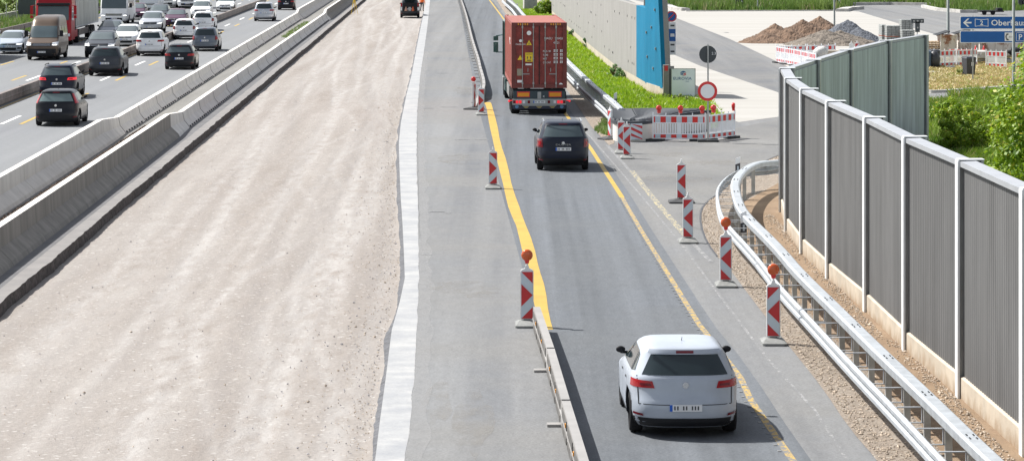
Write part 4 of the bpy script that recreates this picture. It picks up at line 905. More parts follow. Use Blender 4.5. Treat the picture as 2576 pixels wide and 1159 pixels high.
# concrete cube beside the far rail
p = G(1334,27); t = thing('concrete_block', 'large grey concrete block on the grass at the top, left of the bush', 'concrete block', (p.x,p.y+.6,0), .1); g = MB(); g.box((0,0,.7), (1.25,1.2,1.4)); g.build('block', mat('block_face',(.30,.31,.33),.9), t); g = MB(); g.box((-.64,0,.7), (.06,1.24,1.42)); g.box((0,0,1.42), (1.3,1.24,.08)); g.build('rim', 'kerb', t)
# lamp posts
def lamp_post(label, x, Y, r=.075, h=9.0):
    t = thing('lamp_post', label, 'lamp post', (PX(x, Y), Y, 0), 0, 'grey lamp posts'); g = MB(); g.lathe((0,0,0), (0,0,1), [(0,r*1.5),(.5,r*1.45),(.55,r*1.05),(h,r*.6)], 14); g.build('pole', 'lamp_pole', t, smooth=True)
    g = MB(); g.box((0,.5,h), (.25,1.0,.1)); g.build('lantern', 'steel_grey', t)
lamp_post('grey lamp post behind the large bush at the right edge', 2550, 146.6, .078); lamp_post('grey lamp post rising behind the barrier fence, left of the blue signs', 2385, 192, .1)
lamp_post('grey lamp post behind the brown soil heap', 2099, 224, .07); lamp_post('thin lamp post in the far grass strip', 1906, 302, .06, 5); lamp_post('thin pole in the far grass at the right', 2490, 320, .05, 5); lamp_post('grey post rising behind the blue wall', 1621, 240, .07)
# wheelie bins
def bin_(label, x, y, rz=0, s=1.0, stick=True):
    p = G(x, y); t = thing('wheelie_bin', label, 'bin', (p.x,p.y,0), rz, 'black bins'); g = MB(); g.add([(-.23*s,-.26*s,.05),(.23*s,-.26*s,.05),(.23*s,.22*s,.05),(-.23*s,.22*s,.05),(-.29*s,-.34*s,.96*s),(.29*s,-.34*s,.96*s),(.29*s,.30*s,.96*s),(-.29*s,.30*s,.96*s)], [(3,2,1,0),(4,5,6,7),(0,1,5,4),(1,2,6,5),(2,3,7,6),(3,0,4,7)]); g.build('body', 'bin', t)
    g = MB(); g.add([(-.31*s,-.36*s,.965*s),(.31*s,-.36*s,.965*s),(.31*s,.33*s,.965*s),(-.31*s,.33*s,.965*s),(-.26*s,-.28*s,1.05*s),(.26*s,-.28*s,1.05*s),(.28*s,.30*s,1.07*s),(-.28*s,.30*s,1.07*s)], [(3,2,1,0),(4,5,6,7),(0,1,5,4),(1,2,6,5),(2,3,7,6),(3,0,4,7)]); g.build('lid', 'bin', t)
    g = MB(); g.tube((-.25*s,.36*s,.98*s), (.25*s,.36*s,.98*s), .02); g.build('handle', 'bin', t)
    for sx in (-1, 1): g = MB(); g.tube((sx*.2*s,.2*s,.1), (sx*.26*s,.2*s,.1), .1, n=14); g.build('wheel', 'tyre', t)
    if stick: g = MB(); g.box((.08*s,-.315*s,.66*s), (.14,.01,.2)); g.v = [(x, y-.012, z) for x, y, z in g.v]; g.build('sticker', 'sign_white', t)
bin_('black wheelie bin at the left, before the barrier fence', 2347, 171, .35); bin_('black wheelie bin under the blue signs with white stickers', 2437, 191, .3)
# far litter bins on posts
for x, y, l in ((1860,24,'black litter bin pair on a post in the far grass left of the lamp post'),(2105,22,'black litter bin pair behind the lamp post above the soil heap'),(2571,26,'black litter bin at the far right edge')):
    p = G(x, y); t = thing('litter_bin', l, 'litter bin', (p.x,p.y,0), 0, 'litter bins in the far grass'); g = MB(); g.box((-.2,0,.75), (.36,.35,.62)); g.box((.2,0,.85), (.3,.35,.6), 0, .2); g.build('bin', 'bin', t); g = MB(); pole(g,0,.2,0,1.0,.03); g.build('post','steel_grey',t); g = MB(); g.box((.22,-.22,.8), (.09,.01,.16)); g.build('label','sign_white',t)
# ------------------------------------------------------------------ heaps
def heap(label, peaks, m, name='heap', sd=1, res=.09):
    xs = [p[0] for p in peaks]; yy = [p[1] for p in peaks]; R = max(p[3] for p in peaks)*1.2
    x0, x1, y0, y1 = min(xs)-R, max(xs)+R, min(yy)-R, max(yy)+R; nx = int((x1-x0)/res); ny = int((y1-y0)/(res*1.6)); g = MB(); vs = []
    for j in range(ny+1):
        for i in range(nx+1):
            x = lin(i/nx, x0, x1); y = lin(j/ny, y0, y1); z = -.05
            for (px, py, h, r) in peaks:
                d = math.hypot(x-px, (y-py)*.9)/r; d *= 1+.22*noise.noise(Vector((x*.7, y*.7, sd)))
                if d < 1: z = max(z, h*(1-d)**.95*(1.12-.12*d))
            if z > -.03: z += .09*noise.noise(Vector((x*1.8, y*1.8, sd)))*min(1, z*3+.1)+.05*noise.noise(Vector((x*5, y*5, sd)))+.045*noise.noise(Vector((x*11, y*11, sd)))
            vs.append((x, y, z-.01))
    g.add(vs, [(j*(nx+1)+i, j*(nx+1)+i+1, (j+1)*(nx+1)+i+1, (j+1)*(nx+1)+i) for j in range(ny) for i in range(nx)])
    g.f = [f for f in g.f if max(g.v[k][2] for k in f) > -.02]; g.m = [0]*len(g.f)
    o = g.build(name, m); c = Vector((sum(xs)/len(xs), sum(yy)/len(yy), 0)); o.data.transform(Matrix.Translation(-c)); o.location = c; return tag(o, label, 'heap')
X = lambda x, Y: PX(x, Y)
heap('brown soil heap with two humps on the pale concrete', [(X(1950,218),218,1.15,2.4),(X(1930,216),216,.7,2.1),(X(2020,219.5),219.5,1.4,3.0),(X(2062,220.5),220.5,1.6,2.8),(X(1985,217),217,.95,2.3)], 'dirt_brown', 'soil_heap', 1)
heap('grey-brown rubble heap in front of the soil and chippings', [(X(2075,212),212,.95,2.9),(X(2115,213),213,.9,2.6)], 'dirt_mixed', 'rubble_heap', 3)
heap('dark blue-grey stone chippings heap', [(X(2132,218),218,1.45,2.7),(X(2158,217),217,1.0,2.3)], 'stone_dark', 'chippings_heap', 5, .07)
# ------------------------------------------------------------------ yard objects
def paver_stack(label, x0, x1, Y, ztop, d=1.0):
    a = PX(x0, Y); b = PX(x1, Y); t = thing('paver_stack', label, 'paver stack', ((a+b)/2,Y,0), .06, 'stacks of grey pavers'); w = b-a; g = MB(); nl = int(ztop/.13)
    for k in range(nl):
        nx = max(1, int(w/.26))
        for i in range(nx): g.box((-w/2+w*(i+.5)/nx,0,.12+(ztop-.12)*(k+.5)/nl), (w/nx-.02, d, (ztop-.12)/nl-.02))
    g.build('pavers', 'paver', t); g = MB(); g.box((0,0,.06), (w,d,.1)); g.build('pallet', 'wood', t); g = MB(); g.box((0,0,ztop*.55), (w+.02,d+.02,.03)); g.build('strap', 'orange_lens', t)
paver_stack('narrow stack of grey pavers behind the tall fence, leftmost', 2214, 2225, 205, 1.65, 1.2); paver_stack('stack of grey pavers with orange strap behind the tall fence', 2227, 2262, 204, 1.62); paver_stack('stack of grey pavers farther back', 2264, 2295, 210, 1.85); paver_stack('lower stack of grey pavers beside the dark signal box', 2266, 2298, 203, 1.35)
t = thing('signal_box', 'dark mobile traffic signal head above the paver stacks', 'signal', (PX(2308,203),203,0)); g = MB(); g.box((0,0,1.55), (.3,.2,.7)); g.box((.0,0,1.95), (.85,.2,.28)); g.build('head', 'sign_back', t)
g = MB(); pole(g,0,.1,0,1.3,.03); g.build('pole','steel_grey',t)
for dx, dz in ((-.25,1.95),(0,1.95),(.27,1.95),(.0,1.5)): g = MB(); disc(g,(dx,-.1,dz),.06,.02,n=12); g.build('lens','steel_grey',t)
t = thing('pallet_stack', 'stack of wooden pallets beside the rusty skips', 'pallets', (PX(2339,190),190,0), .1)
for k in range(7):
    g = MB(); z = .07+k*.16
    for y in (-.5,0,.5): g.box((0,y,z-.03), (1.15,.1,.07))
    for x in (-.5,-.25,0,.25,.5): g.box((x,0,z+.04), (.1,1.1,.025))
    g.build('pallet', 'wood', t)
def skip(label, x0, x1, Y, h, lid=True):
    a = PX(x0, Y); b = PX(x1, Y); w = b-a; t = thing('skip_container', label, 'skip', ((a+b)/2,Y,0), .0, 'rusty skips'); g = MB(); g.box((0,0,h/2+.1), (w,1.8,h-.1))
    k = int(w/.45)
    for i in range(k+1): g.box((-w/2+w*i/k, -.93, h/2+.1), (.07,.06,h-.14))
    g.box((0,-.94,h+.02), (w+.08,.1,.1)); g.build('body', 'rust_cream', t)
    g = MB(); g.add([(-w/2-.3,-.95,h+.02),(-w/2-.3,-.85,h-.02),(w*.1,-.95,h+.30),(w*.1,-.85,h+.24),(-w/2-.3,.9,h+.02),(w*.1,.9,h+.3)], [(0,2,5,4),(0,1,3,2)]); g.build('lid', 'black_trim', t)
skip('rusty cream skip beside the pallets', 2362, 2400, 190, 1.45); skip('rusty cream skip behind the blue signs, left part', 2408, 2455, 191, 1.5); skip('long rusty cream skip behind the blue signs', 2460, 2600, 193, 1.2)
t = thing('gas_bottles', 'red gas bottles and hose reel before the skips', 'gas bottles', (PX(2440,184),184,0))
for dx in (.35, .85): g = MB(); g.lathe((dx,0,0),(0,0,1),[(0,.12),(.75,.12),(.85,.08),(.9,.04),(1.02,.05)],14); g.build('bottle','lamp_red',t,smooth=True)
g = MB(); g.box((-.6,0,.72), (1.3,.4,.14)); g.box((-1.1,0,.4), (.08,.3,.7)); g.box((-.1,0,.4), (.08,.3,.7)); g.build('red_frame','lamp_red',t)
t = thing('tarpaulin_pile', 'pile of pale sheeting with a black cover right of the bottles', 'sheeting', (PX(2505,182),182,0)); g = MB(); g.tone=None
for i in range(14): g.box((rnd.uniform(-1.1,1.1), rnd.uniform(-.4,.4), rnd.uniform(.15,.85)), (rnd.uniform(.5,1.1),.6,.16), 0, rnd.uniform(-.3,.3), rnd.uniform(-.2,.2))
g.build('sheeting','kerb',t); g = MB(); g.lathe((1.3,0,.75),(1,0,0),[(-.6,.1),(-.4,.25),(.4,.28),(.6,.1)],14); g.build('black_cover','black_trim',t)
t = thing('blue_barrel', 'blue-grey barrel and dark waste sacks by the end of the tall fence', 'barrel', (PX(2330,176),176,0)); g = MB(); g.lathe((0,0,0),(0,0,1),[(0,.28),(1.0,.3),(1.04,.25)],16); g.build('drum', plain('blue_plastic',(.06,.10,.16)), t); g = MB(); g.lathe((.5,.2,.0),(0,0,1),[(0,.3),(.6,.35),(.95,.2),(1.05,.05)],12); g.build('sack','bin',t,smooth=True)
p = G(2394,175); t = thing('drain_pipe', 'short grey pipe lying on the dry grass', 'pipe', (p.x,p.y,.1)); g = MB(); g.lathe((-.3,0,0),(1,.2,0),[(0,.1),(.5,.1)],12); g.build('pipe','steel_grey',t)
p = G(2492,38); t = thing('flat_trailer', 'low dark flat trailer parked on the far concrete at the right', 'trailer', (p.x,p.y,0)); g = MB(); g.box((0,0,.35),(2.3,1.4,.14)); g.box((.8,0,.5),(.5,1.2,.3)); g.build('bed','black_trim',t)
for sx in (-.7,.1): g = MB(); g.tube((sx,-.75,.22),(sx,-.6,.22),.22,n=14); g.build('wheel','tyre',t)
# mixer and concrete beams in the pen
t = thing('cement_mixer', 'pale cement mixer inside the fenced pen', 'mixer', (PX(2060,178),178,0), .3); g = MB(); g.lathe((.1,0,.85),(.7,-.5,.5),[(-.4,.15),(-.3,.33),(.05,.38),(.35,.25),(.42,.2)],18); g.build('drum', plain('pale_drum',(.5,.5,.48)), t, smooth=True); g = MB(); g.box((-.45,0,.55),(.5,.5,.5)); g.build('motor_box','steel_grey',t); g = MB(); g.tube((-.5,-.3,0),(.1,0,.7),.03); g.tube((-.5,.3,0),(.1,0,.7),.03); g.tube((.5,0,0),(.1,0,.7),.03); g.build('leg','steel_grey',t)
t = thing('concrete_beam', 'long pale concrete beam behind the tall fence', 'concrete beam', (PX(2100,180),180,0)); g = MB(); g.box((0,0,.72),(1.8,.45,.35)); g.box((-.6,0,.27),(.2,.4,.54)); g.box((.6,0,.27),(.2,.4,.54)); g.build('beam','plinth',t)
# ------------------------------------------------------------------ far left edge
t = thing('boundary_wall', 'low grey concrete wall with fence posts at the far left', 'wall', U(-37.9, 255)); O = U(-37.9, 255); g = MB(); g.sweep([U(-37.9,y)-O for y in (225,255,290,330,380)], [(-.12,0),(-.12,.95),(.12,.95),(.12,0)]); g.build('wall','wall_concrete',t,recalc=True)
for y in range(240,320,6): g = MB(); q = U(-37.0,y)-O; g.tube((q.x,q.y,0),(q.x,q.y,1.9),.04,n=6); g.build('fence_post','galv_dark',t)
t = thing('crash_rail', 'brown roadside rail at the far left', 'guard rail', U(-33.0, 230)); O = U(-33.0, 230); g = MB(); g.sweep([U(-33.0,y)-O for y in (190,230,290,380)], [(-.05,.42),(-.05,.78),(.05,.78),(.05,.42)]); g.build('rail','rust_barrier',t,recalc=True)
for y in range(192,300,6): g = MB(); q = U(-32.95,y)-O; g.box((q.x,q.y,.3),(.1,.1,.6)); g.build('post','rust_barrier',t)
Yp = 262; t = thing('sign_back_panel', 'tall dark back of a big road sign behind the red lorry', 'sign panel', (PX(67,Yp),Yp,0)); g = MB(); g.box((0,0,2.75),(1.5,.06,4.1)); g.build('panel','sign_back',t)
for sx in (-.6,.6): g = MB(); g.box((sx,.08,1.5),(.1,.1,3.0)); g.build('post','galv_dark',t)
# ------------------------------------------------------------------ surveying tripod
p = G(884,37,-.25); t = thing('survey_tripod', 'yellow surveying tripod at the edge of the gravel', 'tripod', (p.x+.25,p.y+.5,-.24)); g = MB()
for dx, dy in ((-.28,-.5),(.38,-.2),(.05,.55)): 
    g = MB(); g.tube((dx,dy,0),(dx*.5,dy*.5,.8),.018); g.tube((dx*.55,dy*.55,.72),(dx*.12,dy*.12,1.5),.035); g.build('leg','yellow_leg',t)
g = MB(); g.lathe((0,0,1.5),(0,0,1),[(0,.1),(.05,.1),(.06,.07),(.25,.07),(.28,.05)],12); g.build('instrument','steel_grey',t)
# ------------------------------------------------------------------ cars
TAB = {
 'hatch': (4.26,1.80,1.46,[(.17,.81,-2.0,2.0),(.26,.88,-2.09,2.07),(.42,.90,-2.13,2.12),(.56,.90,-2.12,2.13),(.66,.90,-2.08,2.11),(.74,.90,-2.06,2.02),(.80,.893,-2.05,1.80),(.86,.885,-2.04,1.50),(.91,.875,-2.03,1.22),(.95,.86,-2.02,1.02),(1.0,.835,-1.99,.88),(1.1,.785,-1.93,.66),(1.2,.735,-1.87,.44),(1.29,.69,-1.82,.22),(1.35,.65,-1.81,.07),(1.40,.60,-1.75,-.10),(1.43,.54,-1.63,-.25),(1.45,.45,-1.42,-.42),(1.46,.28,-1.15,-.6)]),
 'suv': (4.34,1.82,1.66,[(.24,.78,-1.98,2.0),(.36,.87,-2.12,2.10),(.52,.905,-2.17,2.16),(.68,.91,-2.15,2.17),(.80,.91,-2.12,2.15),(.90,.91,-2.11,2.08),(.97,.905,-2.10,1.80),(1.02,.895,-2.09,1.48),(1.06,.88,-2.08,1.25),(1.10,.86,-2.07,1.08),(1.17,.825,-2.03,.92),(1.28,.78,-1.96,.70),(1.40,.735,-1.88,.47),(1.50,.695,-1.80,.26),(1.56,.665,-1.76,.12),(1.61,.62,-1.66,-.06),(1.643,.55,-1.48,-.25),(1.655,.44,-1.2,-.45),(1.66,.25,-1.0,-.6)]),
 'mpv': (4.4,1.83,1.66,[(.2,.78,-2.08,2.05),(.32,.87,-2.18,2.13),(.48,.90,-2.2,2.2),(.64,.91,-2.19,2.19),(.76,.91,-2.17,2.13),(.86,.905,-2.16,1.88),(.93,.895,-2.15,1.6),(1.0,.88,-2.13,1.38),(1.06,.86,-2.11,1.22),(1.15,.83,-2.08,1.02),(1.28,.79,-2.03,.76),(1.42,.745,-1.98,.48),(1.52,.70,-1.93,.26),(1.58,.665,-1.86,.08),(1.62,.61,-1.7,-.1),(1.645,.52,-1.5,-.3),(1.655,.42,-1.3,-.5),(1.66,.25,-1.1,-.7)]),
 'van': (5.9,2.02,2.70,[(.25,.88,-2.85,2.85),(.42,.97,-2.93,2.94),(.6,1.0,-2.95,2.95),(.85,1.01,-2.95,2.93),(1.05,1.01,-2.95,2.86),(1.18,1.0,-2.95,2.60),(1.27,.99,-2.95,2.30),(1.34,.975,-2.95,2.12),(1.5,.955,-2.95,1.96),(1.75,.925,-2.94,1.74),(2.0,.895,-2.92,1.50),(2.12,.88,-2.91,1.36),(2.3,.86,-2.90,1.18),(2.45,.83,-2.88,1.0),(2.58,.78,-2.8,.7),(2.66,.70,-2.6,.3),(2.70,.5,-2.2,-.1)]),
 'camper': (7.0,2.32,3.0,[(.28,1.05,-3.4,3.4),(.5,1.14,-3.48,3.5),(.9,1.16,-3.5,3.5),(1.2,1.16,-3.5,3.47),(1.4,1.155,-3.5,3.42),(1.8,1.15,-3.5,3.32),(2.2,1.14,-3.5,3.2),(2.5,1.13,-3.5,3.08),(2.75,1.10,-3.48,2.85),(2.9,1.03,-3.4,2.6),(2.97,.9,-3.2,2.3),(3.0,.6,-2.8,1.9)]),
 'bus': (12.0,2.5,3.1,[(.28,1.15,-5.9,5.9),(.5,1.24,-5.98,5.98),(1.0,1.25,-6,6),(1.6,1.25,-6,5.98),(2.2,1.24,-5.98,5.9),(2.7,1.22,-5.95,5.8),(2.95,1.15,-5.9,5.6),(3.05,1.05,-5.7,5.3),(3.1,.8,-5.4,5.0)]),
}
class Body:
    def __init__(s, kind, L=None, W=None, Hh=None, n=3.4, m=8):
        l, w, h, rows = TAB[kind]; s.kx = (W or w)/w; s.ky = (L or l)/l; s.kz = (Hh or h)/h; s.rows = rows; s.n, s.m = (3.2, 7.5) if kind == 'hatch' else (3.3, 7.5)
        if kind in ('camper','bus'): s.n, s.m = 9, 26
        if kind == 'van': s.n, s.m = 5, 14
    def at(s, z):
        w, a, b = interp(s.rows, z/s.kz); return w*s.kx, a*s.ky, b*s.ky
    def end(s, x, z, sg):
        w, a, b = s.at(z); yc, L = (a+b)/2, (b-a)/2; r = min(.9995, abs(x)/w); return Vector((x, yc+sg*L*(1-r**s.n)**(1/s.m), z))
    def side(s, y, z, sg):
        w, a, b = s.at(z); yc, L = (a+b)/2, (b-a)/2; r = min(.9995, abs(y-yc)/L); return Vector((sg*w*(1-r**s.m)**(1/s.n), y, z))
    def mesh(s):
        N = 72; zs = []
        R = s.rows
        for a, b in zip(R, R[1:]): zs += [a[0], (a[0]+b[0])/2]
        zs.append(R[-1][0]); vs = []
        for z in zs:
            w, a, b = s.at(z*s.kz); yc, L = (a+b)/2, (b-a)/2
            for i in range(N):
                t = 2*PI*(i+.5)/N; c, q = math.cos(t), math.sin(t)
                # even spread round the outline
                c2 = math.copysign(abs(c)**.62, c); q2 = math.copysign(abs(q)**.62, q); k = (abs(c2)**s.n+abs(q2)**s.m)
                lo, hi = .5, 1.6
                for _ in range(26):
                    md = (lo+hi)/2
                    if (abs(c2)*md)**s.n+(abs(q2)*md)**s.m > 1: hi = md
                    else: lo = md
                vs.append((w*c2*lo, yc+L*q2*lo, z*s.kz))
        fs = []
        for r in range(len(zs)-1):
            for i in range(N): j = (i+1) % N; fs.append((r*N+i, r*N+j, (r+1)*N+j, (r+1)*N+i))
        fs += [tuple(range(N))[::-1], tuple(range((len(zs)-1)*N, len(zs)*N))]
        return vs, fs
    def patch(s, name, where, q, m, parent, off=.006, nx=10, nz=5, sg=1):
        """q: four (a, z) corners: bottom-left, bottom-right, top-right, top-left; a is x on ends, y on sides"""
        g = MB(); vs = []
        def P(a, z):
            if where == 'rear': return s.end(a, z, -1)
            if where == 'front': return s.end(a, z, 1)
            return s.side(a, z, sg)
        for j in range(nz+1):
            for i in range(nx+1):
                u, v = i/nx, j/nz
                a = lin(v, lin(u, q[0][0], q[1][0]), lin(u, q[3][0], q[2][0])); z = lin(v, lin(u, q[0][1], q[1][1]), lin(u, q[3][1], q[2][1]))
                p = P(a, z); e = .01; t1 = P(a+e, z)-P(a-e, z); t2 = P(a, z+e)-P(a, z-e); nn = t1.cross(t2)
                c = Vector((p.x, p.y-(s.at(z)[1]+s.at(z)[2])/2, 0))
                if nn.length < 1e-9: nn = c.copy()
                nn.normalize()
                if nn.dot(c) < 0: nn = -nn
                vs.append(p+nn*off)
        g.add(vs, [(j*(nx+1)+i, j*(nx+1)+i+1, (j+1)*(nx+1)+i+1, (j+1)*(nx+1)+i) for j in range(nz) for i in range(nx)])
        o = g.build(name, m, parent, smooth=True, recalc=False); return o
def sym(q): return [(-a, z) for a, z in (q[1], q[0], q[3], q[2])]
def wheel(parent, x, y, r, sg, wd=.21, rim='rim'):
    g = MB(); g.lathe((x, y, r), (sg,0,0), [(-wd,r*.62),(-wd,r*.9),(-wd+.03,r),(-.03,r),(0,r*.93),(.005,r*.66),(-.03,r*.64)], 26); w = g.build('wheel', 'tyre', parent, smooth=False)
    g = MB(); g.lathe((x, y, r), (sg,0,0), [(-.06,r*.62),(-.03,r*.64),(-.035,r*.58)], 20, 1); g.lathe((x,y,r),(sg,0,0),[(-.05,r*.14),(-.015,r*.12)],10)
    for k in range(5):
        a = 2*PI*k/5+.3; c = Vector((x-sg*.03, y+math.cos(a)*r*.36, r+math.sin(a)*r*.36)); g.box(c, (.02, r*.5, r*.13), 0, 0, a)
    g.build('rim', [rim, 'black_trim'], w)
COLS = {}
def paint(name, col, metal=.0, rough=.35):
    if name not in COLS: COLS[name] = plain(name, col, rough, metal, coat=.12, spec=.2)
    return COLS[name]
def plate(parent, x, y, z, sg=-1, rear=True, ink=True):
    g = MB(); g.box((x, y, z), (.52,.012,.11)); p = g.build('number_plate', 'plate', parent)
    g = MB(); g.box((x+sg*.24, y+sg*.008, z), (.045,.006,.105)); g.build('plate_band', 'plate_blue', p)
    g = MB()
    for k in range(9):
        if k not in (2, 5): g.box((x-.18+k*.047 if sg < 0 else x+.18-k*.047, y+sg*.008, z), (.022,.006,.062))
    g.build('plate_characters', 'ink', p)
def car(label, kind, x, y, col, name='car', dims=(None,None,None), front=False, tail='wide', glass='glass', rails=False, wb=2.6, lit=False, drl=False, group=None, cat='car', rim='rim', blackbump=True, dx=0, rz=0, lowp=False, arch=True):
    B = Body(kind, *dims); l, w, h, rows = TAB[kind]; kx, ky, kz = B.kx, B.ky, B.kz; L, W, Hh = l*ky, w*kx, h*kz
    p = G(x, y); Yc = p.y+wb/2; a = .021+rz; r = .335 if kind in ('hatch',) else (.36 if kind in ('suv','mpv') else .37)
    Xc = p.x-(math.tan(a))*wb/2+dx
    t = thing(name, label, cat, (Xc, Yc, .008), a+(PI if front else 0), group)
    vs, fs = B.mesh(); g = MB(); g.add(vs, fs); body = g.build('body', col, t, smooth=True)
    if arch:
        c = MB()
        for sy in (-1, 1):
            for sx in (-1, 1): c.tube((sx*W*.25, sy*wb/2, r), (sx*W*.8, sy*wb/2, r), r+.055, n=28)
        co = c.build('cut', 'black_trim'); co.parent = t
        md = body.modifiers.new('b', 'BOOLEAN'); md.object = co; md.operation = 'DIFFERENCE'; md.solver = 'EXACT'
        bpy.context.view_layer.update(); me = bpy.data.meshes.new_from_object(body.evaluated_get(bpy.context.evaluated_depsgraph_get()))
        body.modifiers.clear(); body.data = me; bpy.data.objects.remove(co)
        if len(me.materials) < 2: me.materials.append(M['black_trim'])
        for pl in me.polygons:
            c_ = pl.center
            if abs(c_.x) < W/2*.999 and c_.z < r*2+.06 and min(abs(math.hypot(c_.y-sy*wb/2, c_.z-r)-(r+.055)) for sy in (-1,1)) < .012: pl.material_index = 1; pl.use_smooth = False
            if c_.z < rows[0][0]*kz+.01: pl.material_index = 1
    for sy in (-1, 1):
        for sx in (-1, 1): wheel(t, sx*(W/2-.035), sy*wb/2, r, sx, rim=rim)
    g = MB(); g.box((0,0,.24*kz+.05), (W*.8, L*.8, .2)); g.box((0,wb/2,.2),(W*.75,.1,.08)); g.box((0,-wb/2,.2),(W*.75,.12,.1)); g.build('underbody', 'black_trim', t)
    hi = rows; zb = {'hatch':.98,'suv':1.13,'mpv':1.09}.get(kind, 1.0)*kz; zt = {'hatch':1.36,'suv':1.56,'mpv':1.58}.get(kind, 1.3)*kz
    if kind in ('hatch','suv','mpv'):
        # windows
        wbm = B.at(zb)[0]; wtm = B.at(zt)[0]
        B.patch('rear_window', 'rear', [(-wbm*.82, zb+.02),(wbm*.82, zb+.02),(wtm*.84, zt-.05),(-wtm*.84, zt-.05)], glass if not front else 'glass', t, nx=14)
        B.patch('windscreen', 'front', [(-wbm*.93, zb+.02),(wbm*.93, zb+.02),(wtm*.90, zt+.02),(-wtm*.90, zt+.02)], 'glass_front' if front else 'glass', t, nx=14, nz=8)
        yfz = lambda z: B.at(z)[2]; yrz = lambda z: B.at(z)[1]; zm = zt-.05*kz
        for sg in (-1, 1):
            fb0, ft = yfz(zb+.02)-.22, yfz(zm)-.12
            B.patch('side_window', 'side', [(-.1, zb+.02),(fb0, zb+.02),(ft, zm),(-.1, zm)], 'glass', t, sg=sg)
            B.patch('side_window', 'side', [(yrz(zb)+.75, zb+.03),(-.17, zb+.02),(-.17, zm),(yrz(zm)+.62, zm-.01)], 'glass', t, sg=sg)
            B.patch('side_window', 'side', [(yrz(zb)+.38, zb+.06),(yrz(zb)+.69, zb+.03),(yrz(zm)+.56, zm-.01),(yrz(zm)+.36, zm-.04)], 'glass', t, sg=sg)
            for ys_ in (fb0+.12, -.135, -1.02*ky): B.patch('door_gap', 'side', [(ys_-.006,.32*kz),(ys_+.006,.32*kz),(ys_+.006,zb),(ys_-.006,zb)], 'black_trim', t, off=.003, nx=1, sg=sg)
            for ys_ in (.02, -.9): B.patch('door_handle', 'side', [(ys_-.02, zb-.16),(ys_+.14, zb-.16),(ys_+.14, zb-.125),(ys_-.02, zb-.125)], 'black_trim', t, off=.012, nx=2, nz=1, sg=sg)
            B.patch('sill', 'side', [(-wb/2+.42,.22*kz),(wb/2-.42,.22*kz),(wb/2-.42,.32*kz),(-wb/2+.42,.32*kz)], 'black_trim', t, off=.006, nx=8, nz=2, sg=sg)
            mpos = B.side(fb0-.03, zb+.02, sg); g = MB(); mc = Vector((mpos.x+sg*.13, mpos.y, zb+.09)); g.lathe((mc.x, mc.y-.07, mc.z), (0,1,0), [(0,.046),(.02,.056),(.08,.05),(.12,.03),(.13,.015)], 14); g.v = [(mc.x+(x_-mc.x)*1.45, y_, z_) for x_, y_, z_ in g.v]; g.tube((mpos.x, mpos.y, zb+.03), (mc.x, mc.y, mc.z-.05), .025); g.build('mirror', 'black_trim', t, smooth=True)
            if rails: g = MB(); zr = Hh*.965; wr = B.at(zr-.03)[0]*.98; g.sweep([Vector((sg*wr,-1.35*ky,0)),Vector((sg*wr,-1.2*ky,.04)),Vector((sg*wr,-.2,.045)),Vector((sg*wr,-.05,0))], [(-.02,zr-.0),(-.02,zr+.03),(.02,zr+.03),(.02,zr)]); g.build('roof_rail', 'chrome' if rails == 'chrome' else 'black_trim', t, recalc=True)
        # rear end
        s_ = kz; red = 'tail_lit' if lit else 'red_lens'
        if tail == 'wide':
            for sg in (-1, 1):
                q = [(W*.275, .80*s_),(W*.478,.80*s_),(W*.472,.925*s_),(W*.295,.91*s_)] if kind == 'hatch' else [(W*.27,.92*s_),(W*.485,.92*s_),(W*.478,1.05*s_),(W*.29,1.035*s_)]
                B.patch('tail_light', 'rear', q if sg > 0 else sym(q), red, t, off=.008, nx=14)
                q2 = [(W*.30,q[0][1]+.035),(W*.40,q[0][1]+.035),(W*.40,q[0][1]+.075),(W*.31,q[0][1]+.07)]; B.patch('reverse_lamp', 'rear', q2 if sg > 0 else sym(q2), 'red_lens_dark', t, off=.012, nx=4, nz=2)
        elif tail == 'pillar':
            for sg in (-1, 1):
                z0, z1 = (.92, 1.30) if kind == 'hatch' else (1.05, 1.5); w0 = B.at(z0*s_)[0]; w1 = B.at(z1*s_)[0]
                q = [(w0*.87,z0*s_),(w0*.99,z0*s_),(w1*.985,z1*s_),(w1*.90,z1*s_)]; B.patch('tail_light', 'rear', q if sg > 0 else sym(q), 'red_lens', t, off=.008, nx=6, nz=8)
        elif tail == 'block':
            for sg in (-1, 1):
                z0, z1 = (.80, 1.08) if kind != 'hatch' else (.74, .96); w0 = B.at(z0*s_)[0]; w1 = B.at(z1*s_)[0]
                q = [(w0*.76,z0*s_),(w0*.985,z0*s_),(w1*.985,z1*s_),(w1*.82,z1*s_)]; B.patch('tail_light', 'rear', q if sg > 0 else sym(q), 'red_lens_dark' if not lit else red, t, off=.008, nx=8, nz=6)
                q = [(w0*.84,z0*s_+.06),(w0*.93,z0*s_+.06),(w1*.93,z1*s_-.08),(w1*.87,z1*s_-.08)]; B.patch('inner_lamp', 'rear', q if sg > 0 else sym(q), 'red_lens', t, off=.013, nx=4, nz=4)
        zbp = .44*s_
        B.patch('rear_bumper', 'rear', [(-W*.44,.19*s_ if kind == 'hatch' else .26*s_),(W*.44,.19*s_ if kind == 'hatch' else .26*s_),(W*.46,(.33 if blackbump == 'low' else zbp)*s_/s_),(-W*.46,(.33 if blackbump == 'low' else zbp)*s_/s_)], 'black_trim', t, off=.008, nx=16)
        for sg in (-1, 1):
            q = [(W*.37,.36*s_),(W*.455,.37*s_),(W*.455,.41*s_),(W*.38,.40*s_)]; B.patch('rear_reflector', 'rear', q if sg > 0 else sym(q), 'red_lens_dark', t, off=.014, nx=4, nz=2)
        zg = (.70 if kind == 'hatch' else .80)*s_
        B.patch('tailgate_gap', 'rear', [(-W*.41,zg-.16),(W*.41,zg-.16),(W*.41,zg-.148),(-W*.41,zg-.148)], 'black_trim', t, off=.004, nx=14, nz=1)
